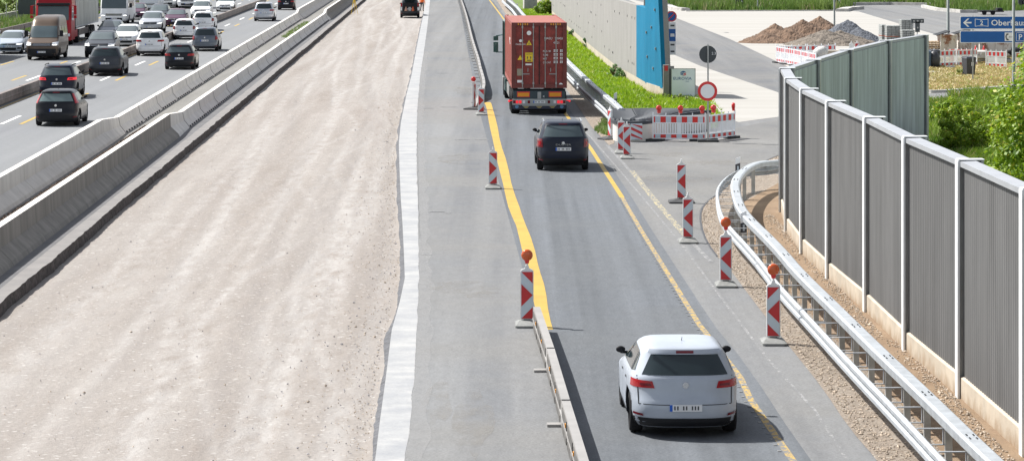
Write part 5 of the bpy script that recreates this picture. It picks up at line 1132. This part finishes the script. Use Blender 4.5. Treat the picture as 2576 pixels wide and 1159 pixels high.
        for sg in (-1, 1): q = [(W*.41,zg-.16),(W*.418,zg-.16),(W*.43,zb),(W*.422,zb)]; B.patch('tailgate_gap', 'rear', q if sg > 0 else sym(q), 'black_trim', t, off=.004, nx=1, nz=6)
        ey = B.end(0, zg+.15, -1); g = MB(); g.lathe((0, ey.y-.002, ey.z), (0,-1,0), [(0,.055),(.012,.05)], 18); g.build('emblem', 'chrome', t)
        zp_ = zg-.05 if not lowp else .50*s_; py = B.end(0, zp_, -1).y; plate(t, 0, py-.014, zp_)
        yw = B.end(0, zb+.05, -1).y; g = MB(); g.box((.12, yw+.02, zb+.05), (.42,.02,.02)); g.build('rear_wiper', 'black_trim', t)
        zs_ = zt-.01; B.patch('roof_spoiler', 'rear', [(-wtm*.88,zs_-.035),(wtm*.88,zs_-.035),(wtm*.86,zs_+.01),(-wtm*.86,zs_+.01)], col, t, off=.05, nx=12, nz=2)
        B.patch('brake_light', 'rear', [(-.14,zs_-.02),(.14,zs_-.02),(.14,zs_+.0),(-.14,zs_+.0)], 'red_lens_dark', t, off=.055, nx=4, nz=1)
        g = MB(); g.tube((0,-1.15*ky,Hh-.01),(0,-1.3*ky,Hh+.07),.008,.003,n=6); g.build('antenna','black_trim',t)
        # front end
        for sg in (-1, 1):
            z0, z1 = (.62, .74) if kind == 'hatch' else ((.76,.92) if kind == 'suv' else (.68,.82)); q = [(W*.29,z0*s_),(W*.485,(z0+.02)*s_),(W*.485,z1*s_),(W*.30,(z1-.02)*s_)]
            B.patch('headlight', 'front', q if sg > 0 else sym(q), 'white_lens', t, off=.008, nx=12)
            if drl: q = [(W*.30,z0*s_+.005),(W*.47,z0*s_+.02),(W*.47,z0*s_+.05),(W*.31,z0*s_+.03)]; B.patch('daytime_lamp', 'front', q if sg > 0 else sym(q), 'drl', t, off=.014, nx=8, nz=1)
            q = [(W*.32,.34*s_),(W*.45,.34*s_),(W*.46,.44*s_),(W*.34,.44*s_)]; B.patch('side_intake', 'front', q if sg > 0 else sym(q), 'black_trim', t, off=.008, nx=6, nz=2)
        z0, z1 = (.60,.70) if kind == 'hatch' else ((.70,.88) if kind == 'suv' else (.64,.76))
        B.patch('grille', 'front', [(-W*.26,z0*s_),(W*.26,z0*s_),(W*.28,z1*s_),(-W*.28,z1*s_)], 'black_trim', t, off=.008, nx=12); B.patch('grille_bar', 'front', [(-W*.27,(z0+z1)/2*s_),(W*.27,(z0+z1)/2*s_),(W*.27,(z0+z1)/2*s_+.02),(-W*.27,(z0+z1)/2*s_+.02)], 'chrome', t, off=.016, nx=12, nz=1)
        B.patch('lower_intake', 'front', [(-W*.28,.26*s_),(W*.28,.26*s_),(W*.30,.42*s_),(-W*.30,.42*s_)], 'black_trim', t, off=.008, nx=12); zq = .50*s_; plate(t, 0, B.end(0, zq, 1).y+.014, zq, 1)
        ey = B.end(0, (z0+z1)/2*s_, 1); g = MB(); g.lathe((0, ey.y+.012, ey.z), (0,1,0), [(0,.055),(.012,.05)], 18); g.build('emblem', 'chrome', t)
    return t, B
black = paint('black_paint', (.010,.011,.016)); navy = paint('dark_navy_paint', (.012,.016,.03)); dgrey = paint('dark_grey_paint', (.05,.055,.065), .3); grey = paint('blue_grey_paint', (.13,.15,.18), .4); silver = paint('silver_paint', (.46,.48,.52), .45, .32)
white = paint('white_paint_car', (.80,.81,.82)); wine = paint('wine_paint', (.085,.03,.06), .3); beige = paint('beige_paint', (.115,.085,.066), .4); silver2 = paint('light_silver_paint', (.40,.44,.50), .15, .3)
# same direction as the view
R_ = {}
car('silver-white hatchback in the nearest lane, seen from behind', 'hatch', 1716, 1084, silver2, lit=False, blackbump='low', tail='wide', lowp=True, wb=2.63, group='cars driving away on the near lane')
t_, B_ = car('black off-road car following the container truck', 'suv', 1415, 427, navy, dims=(4.34,1.80,1.66), tail='block', glass='glass_mid', rails='chrome', wb=2.67, group='cars driving away on the near lane')
text('lettering', 'DUSTER', .085, (0, B_.end(0,.90,-1).y-.016, .865), 'steel_grey', t_, sx=1.7, align='CENTER')
grpA = 'cars driving away on the left carriageway'; grpB = 'oncoming vehicles on the left carriageway'
car('black hatchback with tall pillar tail lamps, lowest in the left traffic', 'hatch', 146, 316, black, dims=(4.34,1.84,1.50), tail='pillar', glass='glass_pale', wb=2.64, group=grpA)
car('black estate SUV with bright red tail lamps behind the lowest black hatchback', 'suv', 148, 247, navy, dims=(4.5,1.85,1.62), tail='wide', lit=True, wb=2.68, rails=True, group=grpA, glass='glass_mid')
car('dark grey coupe-like SUV with a full-width dark rear, right of the median rail', 'suv', 267, 191, dgrey, dims=(4.36,1.92,1.60), tail='low', wb=2.66, group=grpA, glass='glass')
car('white SUV with slim red tail lamps left of the black compact car', 'suv', 379, 141, white, dims=(4.5,1.84,1.66), tail='wide', wb=2.68, group=grpA, blackbump='low')
car('black compact hatchback nearest to the concrete barriers', 'hatch', 453, 175, black, dims=(4.2,1.77,1.47), tail='wide', glass='glass_mid', wb=2.58, group=grpA)
car('blue-grey tall hatchback beside the concrete barriers', 'mpv', 517, 129, grey, dims=(4.2,1.78,1.58), tail='block', wb=2.58, group=grpA, blackbump='low')
car('small white hatchback with round dark rear window', 'hatch', 464, 100, white, dims=(3.9,1.70,1.52), tail='block', wb=2.5, group=grpA, blackbump='low')
car('white compact car behind the blue-grey tall hatchback', 'hatch', 512, 78, white, dims=(4.35,1.8,1.54), tail='block', wb=2.6, group=grpA, blackbump='low')
car('silver family van alone in the left lane near the barriers', 'mpv', 665, 54, silver, dims=(4.4,1.83,1.66), tail='wide', wb=2.68, group=grpA, blackbump='low')
car('black small hatchback, farthest car driving away', 'hatch', 720, 26, black, dims=(4.0,1.72,1.47), tail='wide', wb=2.5, group=grpA)
# oncoming
car('white compact car with chrome grille at the left edge, oncoming', 'hatch', 24, 136, silver2, front=True, drl=True, wb=2.63, group=grpB)
car('black SUV with bright daytime lamps, oncoming beside the median rail', 'suv', 252, 145, dgrey, dims=(4.4,1.95,1.62), front=True, drl=True, wb=2.7, group=grpB)
car('dark blue car right behind the black oncoming SUV', 'hatch', 275, 103, grey, front=True, group=grpB)
car('white saloon behind the black oncoming SUV, next to the median rail', 'hatch', 316, 117, white, front=True, group=grpB)
car('light grey SUV with chrome grille, oncoming beside the median rail', 'suv', 380, 84, silver, dims=(4.4,1.82,1.66), front=True, drl=True, wb=2.67, group=grpB)
car('blue-grey SUV directly behind the light grey SUV', 'suv', 398, 62, dgrey, front=True, group=grpB)
car('wine-red hatchback coming toward the camera behind the light grey SUV', 'hatch', 441, 68, wine, front=True, drl=True, group=grpB)
car('dark car beside the white motorhome', 'hatch', 340, 50, wine, front=True, drl=True, group=grpB)
car('white SUV, oncoming between the wine-red car and the farthest white car', 'suv', 505, 49, white, front=True, drl=True, group=grpB)
car('white compact car, last oncoming one beside the median rail', 'hatch', 567, 30, white, front=True, drl=True, group=grpB)
# boxy vehicles
def boxy(label, kind, x, y, col, name, cat, dims=(None,None,None), wb=3.6, front=True, scr=(1.4,2.05), split=None, dxx=0):
    t, B = car(label, kind, x, y, col, name=name, dims=dims, front=front, wb=wb, group=grpB, cat=cat, arch=True); w, a, b = B.at(scr[0]+.1); l, W0, h, rows = TAB[kind]; kz = B.kz; W = W0*B.kx
    w1 = B.at(scr[1])[0]
    B.patch('windscreen', 'front', [(-w*.90,scr[0]),(w*.90,scr[0]),(w1*.88,scr[1]),(-w1*.88,scr[1])], 'glass_mid', t, off=.01, nx=14)
    yf = B.at(scr[1])[2]
    for sg in (-1, 1):
        B.patch('side_window', 'side', [(yf-1.0,scr[0]+.05),(yf-.05,scr[0]+.05),(yf-.25,scr[1]-.02),(yf-1.0,scr[1]-.02)], 'glass', t, sg=sg, off=.01)
        if kind != 'camper' or True:
            for k in range(3 if kind != 'bus' else 8):
                y0 = yf-1.15-k*1.3; B.patch('side_window', 'side', [(y0-1.15,scr[0]+.08),(y0,scr[0]+.08),(y0,scr[1]-.02),(y0-1.15,scr[1]-.02)], 'glass', t, sg=sg, off=.01)
        mp = B.side(yf-.1 if kind != 'van' else yf+.35, scr[0]+.15, sg); g = MB(); g.box((mp.x+sg*.22, mp.y, scr[0]+.25), (.22,.1,.38)); g.tube((mp.x,mp.y,scr[0]+.1),(mp.x+sg*.2,mp.y,scr[0]+.12),.025); g.build('mirror','black_trim',t)
        zl = .72 if kind != 'van' else .92; q = [(W*.30,zl),(W*.485,zl),(W*.485,zl+.22),(W*.33,zl+.17)]; B.patch('headlight', 'front', q if sg > 0 else sym(q), 'white_lens', t, off=.01); q = [(W*.33,zl+.02),(W*.45,zl+.02),(W*.45,zl+.07),(W*.34,zl+.06)]; B.patch('daytime_lamp', 'front', q if sg > 0 else sym(q), 'drl', t, off=.016, nz=1)
    zl = .74 if kind != 'van' else .88
    B.patch('grille', 'front', [(-W*.27,zl),(W*.27,zl),(W*.30,zl+.17),(-W*.30,zl+.17)], 'black_trim', t, off=.01)
    for k in range(3): B.patch('grille_bar', 'front', [(-W*.27,zl+.03+k*.05),(W*.27,zl+.03+k*.05),(W*.27,zl+.045+k*.05),(-W*.27,zl+.045+k*.05)], 'chrome', t, off=.018, nz=1)
    if kind == 'van': B.patch('front_bumper', 'front', [(-W*.485,.27),(W*.485,.27),(W*.49,.72),(-W*.49,.72)], 'black_trim', t, off=.012, nx=16)
    else: B.patch('front_intake', 'front', [(-W*.3,.35),(W*.3,.35),(W*.3,.55),(-W*.3,.55)], 'black_trim', t, off=.012)
    plate(t, 0, B.end(0, .52, 1).y+.03, .52, 1); return t, B
t, B = boxy('beige high-roof van, oncoming at the left', 'van', 110, 151, beige, 'delivery_van', 'van', scr=(1.38,2.08), wb=3.66)
boxy('white motorhome with black windscreen right of the red lorry', 'camper', 291, 61, white, 'motorhome', 'motorhome', dims=(7.0,2.35,3.0), wb=4.0, scr=(1.35,2.5))
boxy('white van front at the top edge, left of the white motorhome pair', 'camper', 419, 20, white, 'motorhome', 'motorhome', dims=(7.0,2.4,3.1), wb=4.0, scr=(1.35,2.2))
boxy('white motorhome front at the top edge above the wine-red car', 'camper', 474, 22, white, 'motorhome', 'motorhome', dims=(7.0,2.1,2.9), wb=4.0, scr=(1.35,2.2))
boxy('pale box van between the white motorhome and the top-edge vans', 'camper', 377, 32, paint('pale_grey_paint',(.62,.65,.68)), 'delivery_van', 'van', dims=(6.0,1.9,2.7), wb=3.6, scr=(1.35,2.1))
# coach at the left edge
tb = car('teal and white coach cut by the left picture edge', 'bus', 0, 150, paint('coach_teal',(.22,.42,.50)), name='coach', front=True, wb=6.0, group=grpB, cat='coach', arch=True); t, B = tb
t.location = U(-30.2, 189, .008)
for sg in (-1, 1):
    for k in range(8): B.patch('side_window', 'side', [(-5.6+k*1.35,1.35),(-4.35+k*1.35,1.35),(-4.35+k*1.35,2.45),(-5.6+k*1.35,2.45)], 'glass', t, sg=sg, off=.012)
    for k in range(9): B.patch('stripe', 'side', [(-5.8,.45+k*.09),(5.6,.45+k*.09),(5.6,.49+k*.09),(-5.8,.49+k*.09)], 'sign_white', t, sg=sg, off=.012, nx=20, nz=1)
B.patch('windscreen','front',[(-1.1,1.0),(1.1,1.0),(1.05,2.6),(-1.05,2.6)],'glass_mid',t,off=.012)
# work car on the gravel with open tailgate
t, B = car('dark work van with open tailgate and orange cones inside, parked on the gravel', 'mpv', 1031, 39, dgrey, name='work_van', cat='van', dims=(4.4,1.85,1.85), tail='none', wb=2.9, group=None); t.location.z = -.24
g = MB(); g.box((0,B.at(.9)[1]-.006,1.02), (1.34,.03,.82)); g.build('load_bay','black_trim',t)
g = MB(); g.box((0,B.at(1.6)[1]-.45,1.93), (1.4,1.0,.05), 0, 0, .35); g.build('tailgate', dgrey, t)
for dx_, m_ in ((-.35,'skin'),(.3,'orange_lens')): g = MB(); g.lathe((dx_,B.at(.9)[1]-.09,.66),(0,0,1),[(0,.14),(.05,.14),(.3,.07),(.4,.03)],12); g.build('cone',m_,t)
g = MB(); g.box((0,B.at(.9)[1]-.09,.85),(.24,.12,.36)); g.build('crate','steel_grey',t)
for sg in (-1,1): g = MB(); g.box((sg*.79,B.at(.9)[1]+.08,1.25),(.14,.06,.34)); g.build('tail_light','red_lens',t); g = MB(); g.box((sg*.80,B.at(.9)[1]+.05,.85),(.15,.06,.3)); g.build('side_marking','sign_white',t)
# ------------------------------------------------------------------ container lorry
Yr = 132.6; t = thing('container_truck', 'dark red container on a lorry driving away in the near lane', 'truck', (1.20, Yr, .004), .0265)
W2, Lc, z0, z1 = 1.219, 12.19, 1.16, 4.04
for nm, c_, d_ in (('corner_post',(-W2+.09,.09,(z0+z1)/2),(.18,.18,z1-z0)),('corner_post',(W2-.09,.09,(z0+z1)/2),(.18,.18,z1-z0)),('door_header',(0,.09,z1-.07),(2*W2-.36,.178,.14)),('door_sill',(0,.09,z0+.08),(2*W2-.36,.178,.16)),('corner_post',(-W2+.09,Lc-.09,(z0+z1)/2),(.18,.18,z1-z0)),('corner_post',(W2-.09,Lc-.09,(z0+z1)/2),(.18,.18,z1-z0))): g = MB(); g.box(c_, d_); g.build(nm,'cont_frame',t)
def corr(g, x, sg):
    pr = []; n_ = 42
    for k in range(n_):
        y = .18+k*(Lc-.36)/n_; s = (Lc-.36)/n_; pr += [(x-sg*.0, y),(x-sg*.0, y+s*.3),(x-sg*.036, y+s*.5),(x-sg*.036, y+s*.8)]
    pr.append((x, Lc-.18)); n2 = len(pr); g.add([(a,b,z0+.14) for a,b in pr]+[(a,b,z1-.1) for a,b in pr], [(k,k+1,n2+k+1,n2+k) for k in range(n2-1)])
for sg in (-1,1):
    g = MB(); corr(g, sg*(W2-.01), sg); g.build('side_panel','cont_side',t); g = MB(); g.box((sg*(W2-.035),Lc/2,z1-.055),(.07,Lc-.36,.11)); g.box((sg*(W2-.035),Lc/2,z0+.08),(.07,Lc-.36,.16)); g.build('side_rail','cont_side',t)
g = MB(); pr = []
for k in range(30):
    y = .18+k*(Lc-.36)/30; s = (Lc-.36)/30; pr += [(y,z1-.03),(y+s*.5,z1-.03),(y+s*.6,z1-.05),(y+s*.9,z1-.05)]
n2 = len(pr); g.add([(-W2+.07,a,b) for a,b in pr]+[(W2-.07,a,b) for a,b in pr], [(k,n2+k,n2+k+1,k+1) for k in range(n2-1)]); g.build('roof_panel', mat('container_roof',(.34,.115,.09),.55,var=.06,kind='obj'), t)
g = MB(); g.box((0,Lc-.03,(z0+z1)/2),(2.1,.04,z1-z0-.2)); g.build('front_panel','cont_side',t)
for sg in (-1,1):
    cx = sg*.525; d = MB(); d.box((cx,.06,(z0+z1)/2),(1.02,.05,z1-z0-.32)); 
    for k in range(5):
        zc = z0+.40+k*.52; d.box((cx,.031,zc),(.92,.018,.36))
    d_ = d.build('door','cont_red',t)
    for bx in (sg*.26, sg*.74):
        g = MB(); g.tube((bx,-.005,z0+.02),(bx,-.005,z1-.03),.019,n=8); g.box((bx,.0,z1-.20),(.07,.05,.1)); g.box((bx,.0,z0+.22),(.07,.05,.1)); g.box((bx,.0,z0+1.3),(.06,.045,.05)); g.box((bx,.0,z0+2.1),(.06,.045,.05)); g.build('lock_rod','steel_grey',d_)
    g = MB(); g.box((sg*.60,-.02,z0+.62),(.34,.025,.035)); g.box((sg*.5,-.02,z0+.8),(.03,.025,.16)); g.build('lock_handle','steel_grey',d_)
    for k in range(4): g = MB(); g.box((sg*1.09,.0-.002,z0+.4+k*.62),(.09,.03,.1)); g.build('hinge','cont_frame',d_)
g = MB(); g.box((0,.022,(z0+z1)/2),(.035,.02,z1-z0-.32)); g.build('door_seal','black_trim',t)
for s_x in (-.72,.72):
    g = MB()
    for k in range(5): g.box((s_x-.2+k*.1+(.0),-.004,z1-.07),(.045,.006,.09),0,0,0)
    g.build('height_stripe','amber_panel',t)
ty = .018
text('lettering','MAGU   535426   0',.135,(.22,ty,3.30),'sign_white',t,sx=.92); text('lettering','45G1',.135,(.62,ty,3.11),'sign_white',t,sx=.92)
for k, s in enumerate(('M. G. W.','TARE','NET','CU.CAP.')): text('lettering',s,.115,(.16,ty,2.74-k*.165),'sign_white',t,sx=.85)
g = MB()
for k in range(4):
    for j in range(2):
        for q in range(3): g.box((.66+q*.065+j*.28, ty-.004, 2.81-k*.165+.02),(.045,.004,.05)); g.box((.66+q*.065+j*.28, ty-.004, 2.81-k*.165-.04),(.045,.004,.04))
g.build('data_marks','sign_white',t)
text('lettering','MAGELLAN',.10,(-1.04,ty,3.05),'sign_white',t,sx=.85)
g = MB(); disc(g,(-.82,ty,3.24),.065,.006,n=16); disc(g,(-.45,ty,3.58),.10,.006,n=20); disc(g,(.95,ty,1.30),.09,.006,n=16); g.box((-.47,ty-.003,2.20),(.27,.006,.07)); g.box((-.86,ty-.003,1.46),(.22,.006,.11)); g.build('white_sticker','sign_white',t)
g = MB(); g.xprism([(-.57,3.05),(-.33,3.05),(-.45,3.27)],ty-.006,ty); g.xprism([(-.96,2.40),(-.72,2.40),(-.84,2.61)],ty-.006,ty); g.box((-.45,ty-.003,2.52),(.33,.006,.40)); g.build('yellow_sticker', plain('sticker_yellow',(.78,.55,.02)), t, recalc=True)
text('lettering','CAUTION',.062,(-.59,ty-.007,2.63),'ink',t,sx=.95,bold=.001); g = MB(); g.box((-.52,ty-.008,2.50),(.04,.004,.1)); g.box((-.38,ty-.008,2.50),(.04,.004,.1)); g.box((-.45,ty-.008,2.38),(.2,.004,.04)); g.box((-.45,ty-.008,3.12),(.03,.004,.09)); g.build('sticker_print','ink',t)
g = MB(); g.box((-.86,ty-.003,1.86),(.24,.006,.30)); g.build('data_plate', plain('dull_plate',(.30,.27,.2)), t)
text('lettering','MAC',.42,(-W2-.0,3.6,3.0),'sign_white',t,rx=PI/2,rz=-PI/2,sx=1.6)
# chassis
g = MB(); g.box((-.45,6.2,1.0),(.14,12.0,.26)); g.box((.45,6.2,1.0),(.14,12.0,.26)); g.box((0,.15,1.02),(2.3,.12,.22)); g.build('chassis','black_trim',t)
g = MB(); g.box((0,.0,.86),(2.30,.1,.36)); g.build('rear_beam', plain('dark_green_beam',(.03,.05,.06)), t)
for sg in (-1,1): g = MB(); g.box((sg*.70,-.055,.89),(.56,.015,.24)); pnl = g.build('marking_board','sign_red',t); g = MB(); g.box((sg*.70,-.067,.88),(.50,.008,.16)); g.build('amber_field','amber_panel',pnl)
g = MB(); g.box((0,-.06,.85),(.16,.02,.3)); g.build('centre_bracket','steel_grey',t); text('lettering','K',.12,(.16,-.056,.76),'sign_white',t)
g = MB(); g.box((0,-.02,.56),(2.36,.12,.26)); g.build('light_bar', plain('light_bar_grey',(.33,.35,.35),.5,.3), t)
for sg in (-1,1):
    for k, (xx, m_) in enumerate(((1.10,'red_lens_dark'),(.98,'tail_lit'),(.84,'tail_lit'),(.68,'white_lens'),(.42 if sg > 0 else .46,'red_lens_dark'))): g = MB(); g.box((sg*xx,-.088,.56),(.11,.016,.13)); g.build('tail_light',m_,t)
    g = MB(); g.lathe((sg*1.33,-.05,.60),(0,-1,0),[(0,.03),(.03,.05),(.08,.04)],10); g.box((sg*1.25,-.03,.62),(.14,.03,.03)); g.build('marker_lamp','tail_lit',t)
plate(t, .0, -.092, .56); g = MB(); g.box((0,.05,.33),(2.34,.1,.16)); g.build('underrun_bar', plain('navy_bar',(.03,.035,.06)), t)
for xx in (-.58,.0,.58): g = MB(); g.xprism([(xx-.17,.40),(xx+.17,.40),(xx+.05,.28),(xx-.05,.28)],-.012,-.004); g.build('gold_emblem', plain('dull_gold',(.35,.28,.12)), t, recalc=True)
g = MB(); disc(g,(-.99,-.008,.35),.08,.006,n=16); disc(g,(.99,-.008,.35),.08,.006,n=16); g.build('round_badge', plain('badge_blue',(.12,.25,.42)), t)
g = MB(); g.box((0,-.03,.42),(1.5,.02,.08)); g.build('bar_lettering_strip','steel_grey',t)
g = MB(); g.box((0,.42,.42),(2.2,.02,.5)); g.build('mud_flap','black_trim',t)
for yy in (1.0,2.3,3.6,12.9,15.4):
    for sg in (-1,1): wheel(t, sg*1.22, yy, .50, sg, wd=.38, rim='steel_grey')
g = MB(); g.tube((-1.0,1.0,.5),(1.0,1.0,.5),.07); g.tube((-1.0,2.3,.5),(1.0,2.3,.5),.07); g.tube((-1,3.6,.5),(1,3.6,.5),.07); g.build('axles','black_trim',t)
for sg in (-1,1): g = MB(); g.box((sg*1.18,6.9,.75),(.06,4.2,.5)); g.build('side_guard', 'steel_grey', t); g = MB(); g.box((sg*1.12,10.2,.8),(.3,1.5,.55)); g.build('tank','green_cab',t)
g = MB(); g.box((0,14.4,.85),(.9,5.0,.25)); g.build('tractor_frame','black_trim',t)
g = MB(); vs = [(x,y,z) for z in (.95,3.72) for x,y in ((-1.25,14.0),(1.25,14.0),(1.25,16.1),(-1.25,16.1))]; g.add(vs, [(3,2,1,0),(4,5,6,7),(0,1,5,4),(1,2,6,5),(2,3,7,6),(3,0,4,7)]); cb = g.build('cab','green_cab',t)
bv = cb.modifiers.new('v','BEVEL'); bv.width = .12; bv.segments = 3
g = MB(); g.box((-1.27,13.7,2.4),(.05,.6,2.6)); g.box((1.27,13.7,2.4),(.05,.6,2.6)); g.build('side_fairing','black_trim',t)
g = MB(); g.box((0,16.11,2.4),(2.2,.02,.9)); g.build('windscreen','glass',t)
for sg in (-1,1): g = MB(); g.box((sg*1.58,15.7,2.35),(.24,.16,.5)); g.box((sg*1.58,15.7,2.78),(.24,.16,.22)); g.tube((sg*1.25,15.7,2.95),(sg*1.58,15.7,2.9),.025); g.tube((sg*1.25,15.7,2.1),(sg*1.58,15.7,2.1),.025); g.build('mirror','green_cab',t)
for sg in (-1,1): g = MB(); g.box((sg*1.1,13.6,.7),(.4,1.4,.6)); g.build('fuel_tank','steel_grey',t)
# ------------------------------------------------------------------ red oncoming lorry
pf = U(-29.4, 211); px_ = PX(134, 211); t = thing('articulated_lorry', 'red lorry with grey curtain trailer behind the beige van', 'truck', (px_, 211, .008), PI+.021, grpB)
redp = paint('lorry_red',(.33,.012,.02))
g = MB(); prof = [(.35,.0),(.9,.03),(1.55,.0),(2.2,-.12),(2.9,-.28),(3.5,-.5)]
vs = []; 
for z, dy in prof:
    w = 1.25-(z > 3)*.05; vs += [(-w,-2.1,z),(w,-2.1,z),(w,dy-.12,z),(w-.14,dy,z),(-w+.14,dy,z),(-w,dy-.12,z)]
k = 6; fs = [(r*k+i, r*k+(i+1)%k, (r+1)*k+(i+1)%k, (r+1)*k+i) for r in range(len(prof)-1) for i in range(k)]+[tuple(range(k))[::-1], tuple(range(5*k,6*k))]; g.add(vs, fs); g.build('cab', redp, t, recalc=True)
g = MB(); g.add([(-1.08,.03,1.75),(1.08,.03,1.75),(1.06,-.20,2.75),(-1.06,-.20,2.75)],[(0,1,2,3)]); g.build('windscreen','glass_mid',t); g = MB(); g.box((0,-.12,2.86),(2.3,.3,.16)); g.build('sun_visor','black_trim',t)
g = MB(); g.box((0,.03,1.1),(1.7,.04,.6)); g.build('grille','black_trim',t)
for k in range(4): g = MB(); g.box((0,.06,.88+k*.14),(1.6,.02,.03)); g.build('grille_bar','chrome',t)
g = MB(); g.box((0,.05,.48),(2.4,.1,.3)); g.build('bumper', redp, t)
for sg in (-1,1):
    g = MB(); g.box((sg*.98,.06,.7),(.4,.08,.22)); g.build('headlight','white_lens',t); g = MB(); g.add([(sg*1.256,-.35,1.7),(sg*1.256,-1.3,1.7),(sg*1.256,-1.3,2.6),(sg*1.256,-.55,2.6)],[(0,1,2,3)]); g.build('side_window','glass',t)
    g = MB(); g.box((sg*1.52,-.1,2.45),(.2,.14,.62)); g.box((sg*1.52,-.1,1.98),(.2,.14,.2)); g.tube((sg*1.2,-.15,2.8),(sg*1.5,-.1,2.75),.02); g.build('mirror', redp, t)
    g = MB(); g.box((sg*1.1,-2.6,.75),(.3,2.0,.5)); g.build('side_skirt', redp, t)
g = MB(); g.box((0,-9.5,2.55),(2.5,13.6,2.75)); g.build('trailer_box','tarp',t)
g = MB()
for sg in (-1,1):
    g.box((sg*1.255,-9.5,1.18),(.03,13.62,.1)); g.box((sg*1.255,-9.5,3.9),(.03,13.62,.1)); g.box((sg*1.255,-2.75,2.55),(.03,.1,2.7)); g.box((sg*1.255,-16.25,2.55),(.03,.1,2.7))
g.build('trailer_frame','galv',t); g = MB(); g.box((0,-9.5,1.0),(1.0,13,.25)); g.build('trailer_chassis','black_trim',t)
for sg in (-1,1): g = MB(); g.box((sg*1.2,-7.6,.75),(.05,5.5,.45)); g.build('side_guard','rust_barrier',t)
for yy in (-1.3,-4.7,-11.5,-12.8,-14.1):
    for sg in (-1,1): wheel(t, sg*1.2, yy, .5, sg, wd=.35, rim='steel_grey')
# ------------------------------------------------------------------ worker on the gravel
def person(label, loc, rz=0):
    t = thing('person', label, 'person', loc, rz)
    vs = [(0,0,.95),(0,0,1.15),(0,.01,1.38),(0,.01,1.50),(0,.02,1.60),(0,.02,1.70),(-.19,0,1.42),(-.25,.02,1.15),(-.24,-.08,.92),(-.25,-.12,.84),(.19,0,1.42),(.26,.03,1.15),(.26,-.02,.92),(.26,-.03,.83),(-.10,0,.90),(-.12,-.02,.50),(-.13,.03,.10),(-.13,-.12,.04),(.10,0,.90),(.12,.03,.50),(.14,.08,.10),(.15,-.07,.04)]
    es = [(0,1),(1,2),(2,3),(3,4),(4,5),(2,6),(6,7),(7,8),(8,9),(2,10),(10,11),(11,12),(12,13),(0,14),(14,15),(15,16),(16,17),(0,18),(18,19),(19,20),(20,21)]
    rd = [.15,.15,.16,.065,.09,.095,.07,.05,.04,.04,.07,.05,.04,.04,.10,.07,.055,.045,.10,.07,.055,.045]
    me = bpy.data.meshes.new('body'); me.from_pydata(vs, es, []); o = bpy.data.objects.new('body', me); C.objects.link(o); o.parent = t
    sk = o.modifiers.new('s','SKIN'); sb = o.modifiers.new('d','SUBSURF'); sb.levels = 2; sb.render_levels = 2
    for i, v in enumerate(me.skin_vertices[0].data): v.radius = (rd[i], rd[i]*(.8 if i < 3 else 1)); v.use_root = (i == 0)
    bpy.context.view_layer.update(); m2 = bpy.data.meshes.new_from_object(o.evaluated_get(bpy.context.evaluated_depsgraph_get())); o.modifiers.clear(); o.data = m2; m2.materials.clear()
    for m_ in ('skin','orange_vest','trouser','hair'): m2.materials.append(M[m_])
    for pl in m2.polygons:
        c = pl.center; pl.use_smooth = True
        pl.material_index = 3 if (c.z < .13 or c.z > 1.72) else 2 if c.z < .93 and abs(c.x) < .22 else 1 if (c.z < 1.50 and c.z > .88) else 0
    for sg in (-1,1):
        h = MB(); bx = (-.25,-.13,.80) if sg < 0 else (.26,-.04,.79); h.box(bx,(.035,.075,.09)); 
        for k in range(4): h.tube((bx[0],bx[1]-.03+k*.02,bx[2]-.04),(bx[0]-sg*.012,bx[1]-.03+k*.02,bx[2]-.115+abs(k-1.4)*.012),.0095,.008,n=6)
        h.tube((bx[0],bx[1]-.035,bx[2]+.02),(bx[0]-sg*.01,bx[1]-.075,bx[2]-.03),.011,.009,n=6); h.build('hand','skin',t)
    g = MB(); g.lathe((0,.02,1.72),(0,0,1),[(-.03,.125),(.02,.12),(.07,.09),(.10,.03)],16); g.build('helmet','orange_vest',t,smooth=True)
    g = MB(); g.box((0,-.105,1.62),(.022,.03,.035)); g.box((-.035,-.088,1.645),(.022,.012,.01)); g.box((.035,-.088,1.645),(.022,.012,.01)); g.box((0,-.09,1.575),(.045,.012,.008)); g.build('face','skin',t)
    return t
p = G(1062,30,-.25); person('worker in orange jacket and dark trousers standing beside the open work van', (p.x,p.y,-.24), 2.6)
# ------------------------------------------------------------------ camera, light
cam = bpy.data.cameras.new('camera'); co = bpy.data.objects.new('camera', cam); C.objects.link(co); bpy.context.scene.camera = co
co.location = (0,0,H); co.rotation_euler = (PI/2,0,0); cam.sensor_width = 36; cam.lens = F/2576*36; cam.shift_y = -(579.65-HY)/2576; cam.clip_start = 1; cam.clip_end = 5000
sv = Vector((-.70,.45,1)).normalized()
sl = bpy.data.lights.new('sun','SUN'); sl.energy = 4.6; sl.angle = math.radians(.6); sl.color = (1,.965,.91); so = bpy.data.objects.new('sun', sl); C.objects.link(so); so.rotation_euler = sv.to_track_quat('Z','Y').to_euler()
w = bpy.data.worlds.new('World'); bpy.context.scene.world = w; w.use_nodes = True; n = w.node_tree; bg = n.nodes['Background']; sk = n.nodes.new('ShaderNodeTexSky'); sk.sky_type = 'NISHITA'; sk.sun_disc = False
sk.sun_elevation = math.asin(sv.z); sk.sun_rotation = math.atan2(sv.x, sv.y); sk.altitude = 50; sk.air_density = 1.0; sk.dust_density = 1.4; sk.ozone_density = 1.0
hs = n.nodes.new('ShaderNodeHueSaturation'); hs.inputs['Saturation'].default_value = .38; hs.inputs['Value'].default_value = .68
n.links.new(sk.outputs[0], hs.inputs['Color']); n.links.new(hs.outputs[0], bg.inputs[0]); bg.inputs[1].default_value = .15
vs_ = bpy.context.scene.view_settings; vs_.view_transform = 'Standard'; vs_.look = 'None'; vs_.exposure = .80; vs_.gamma = 1
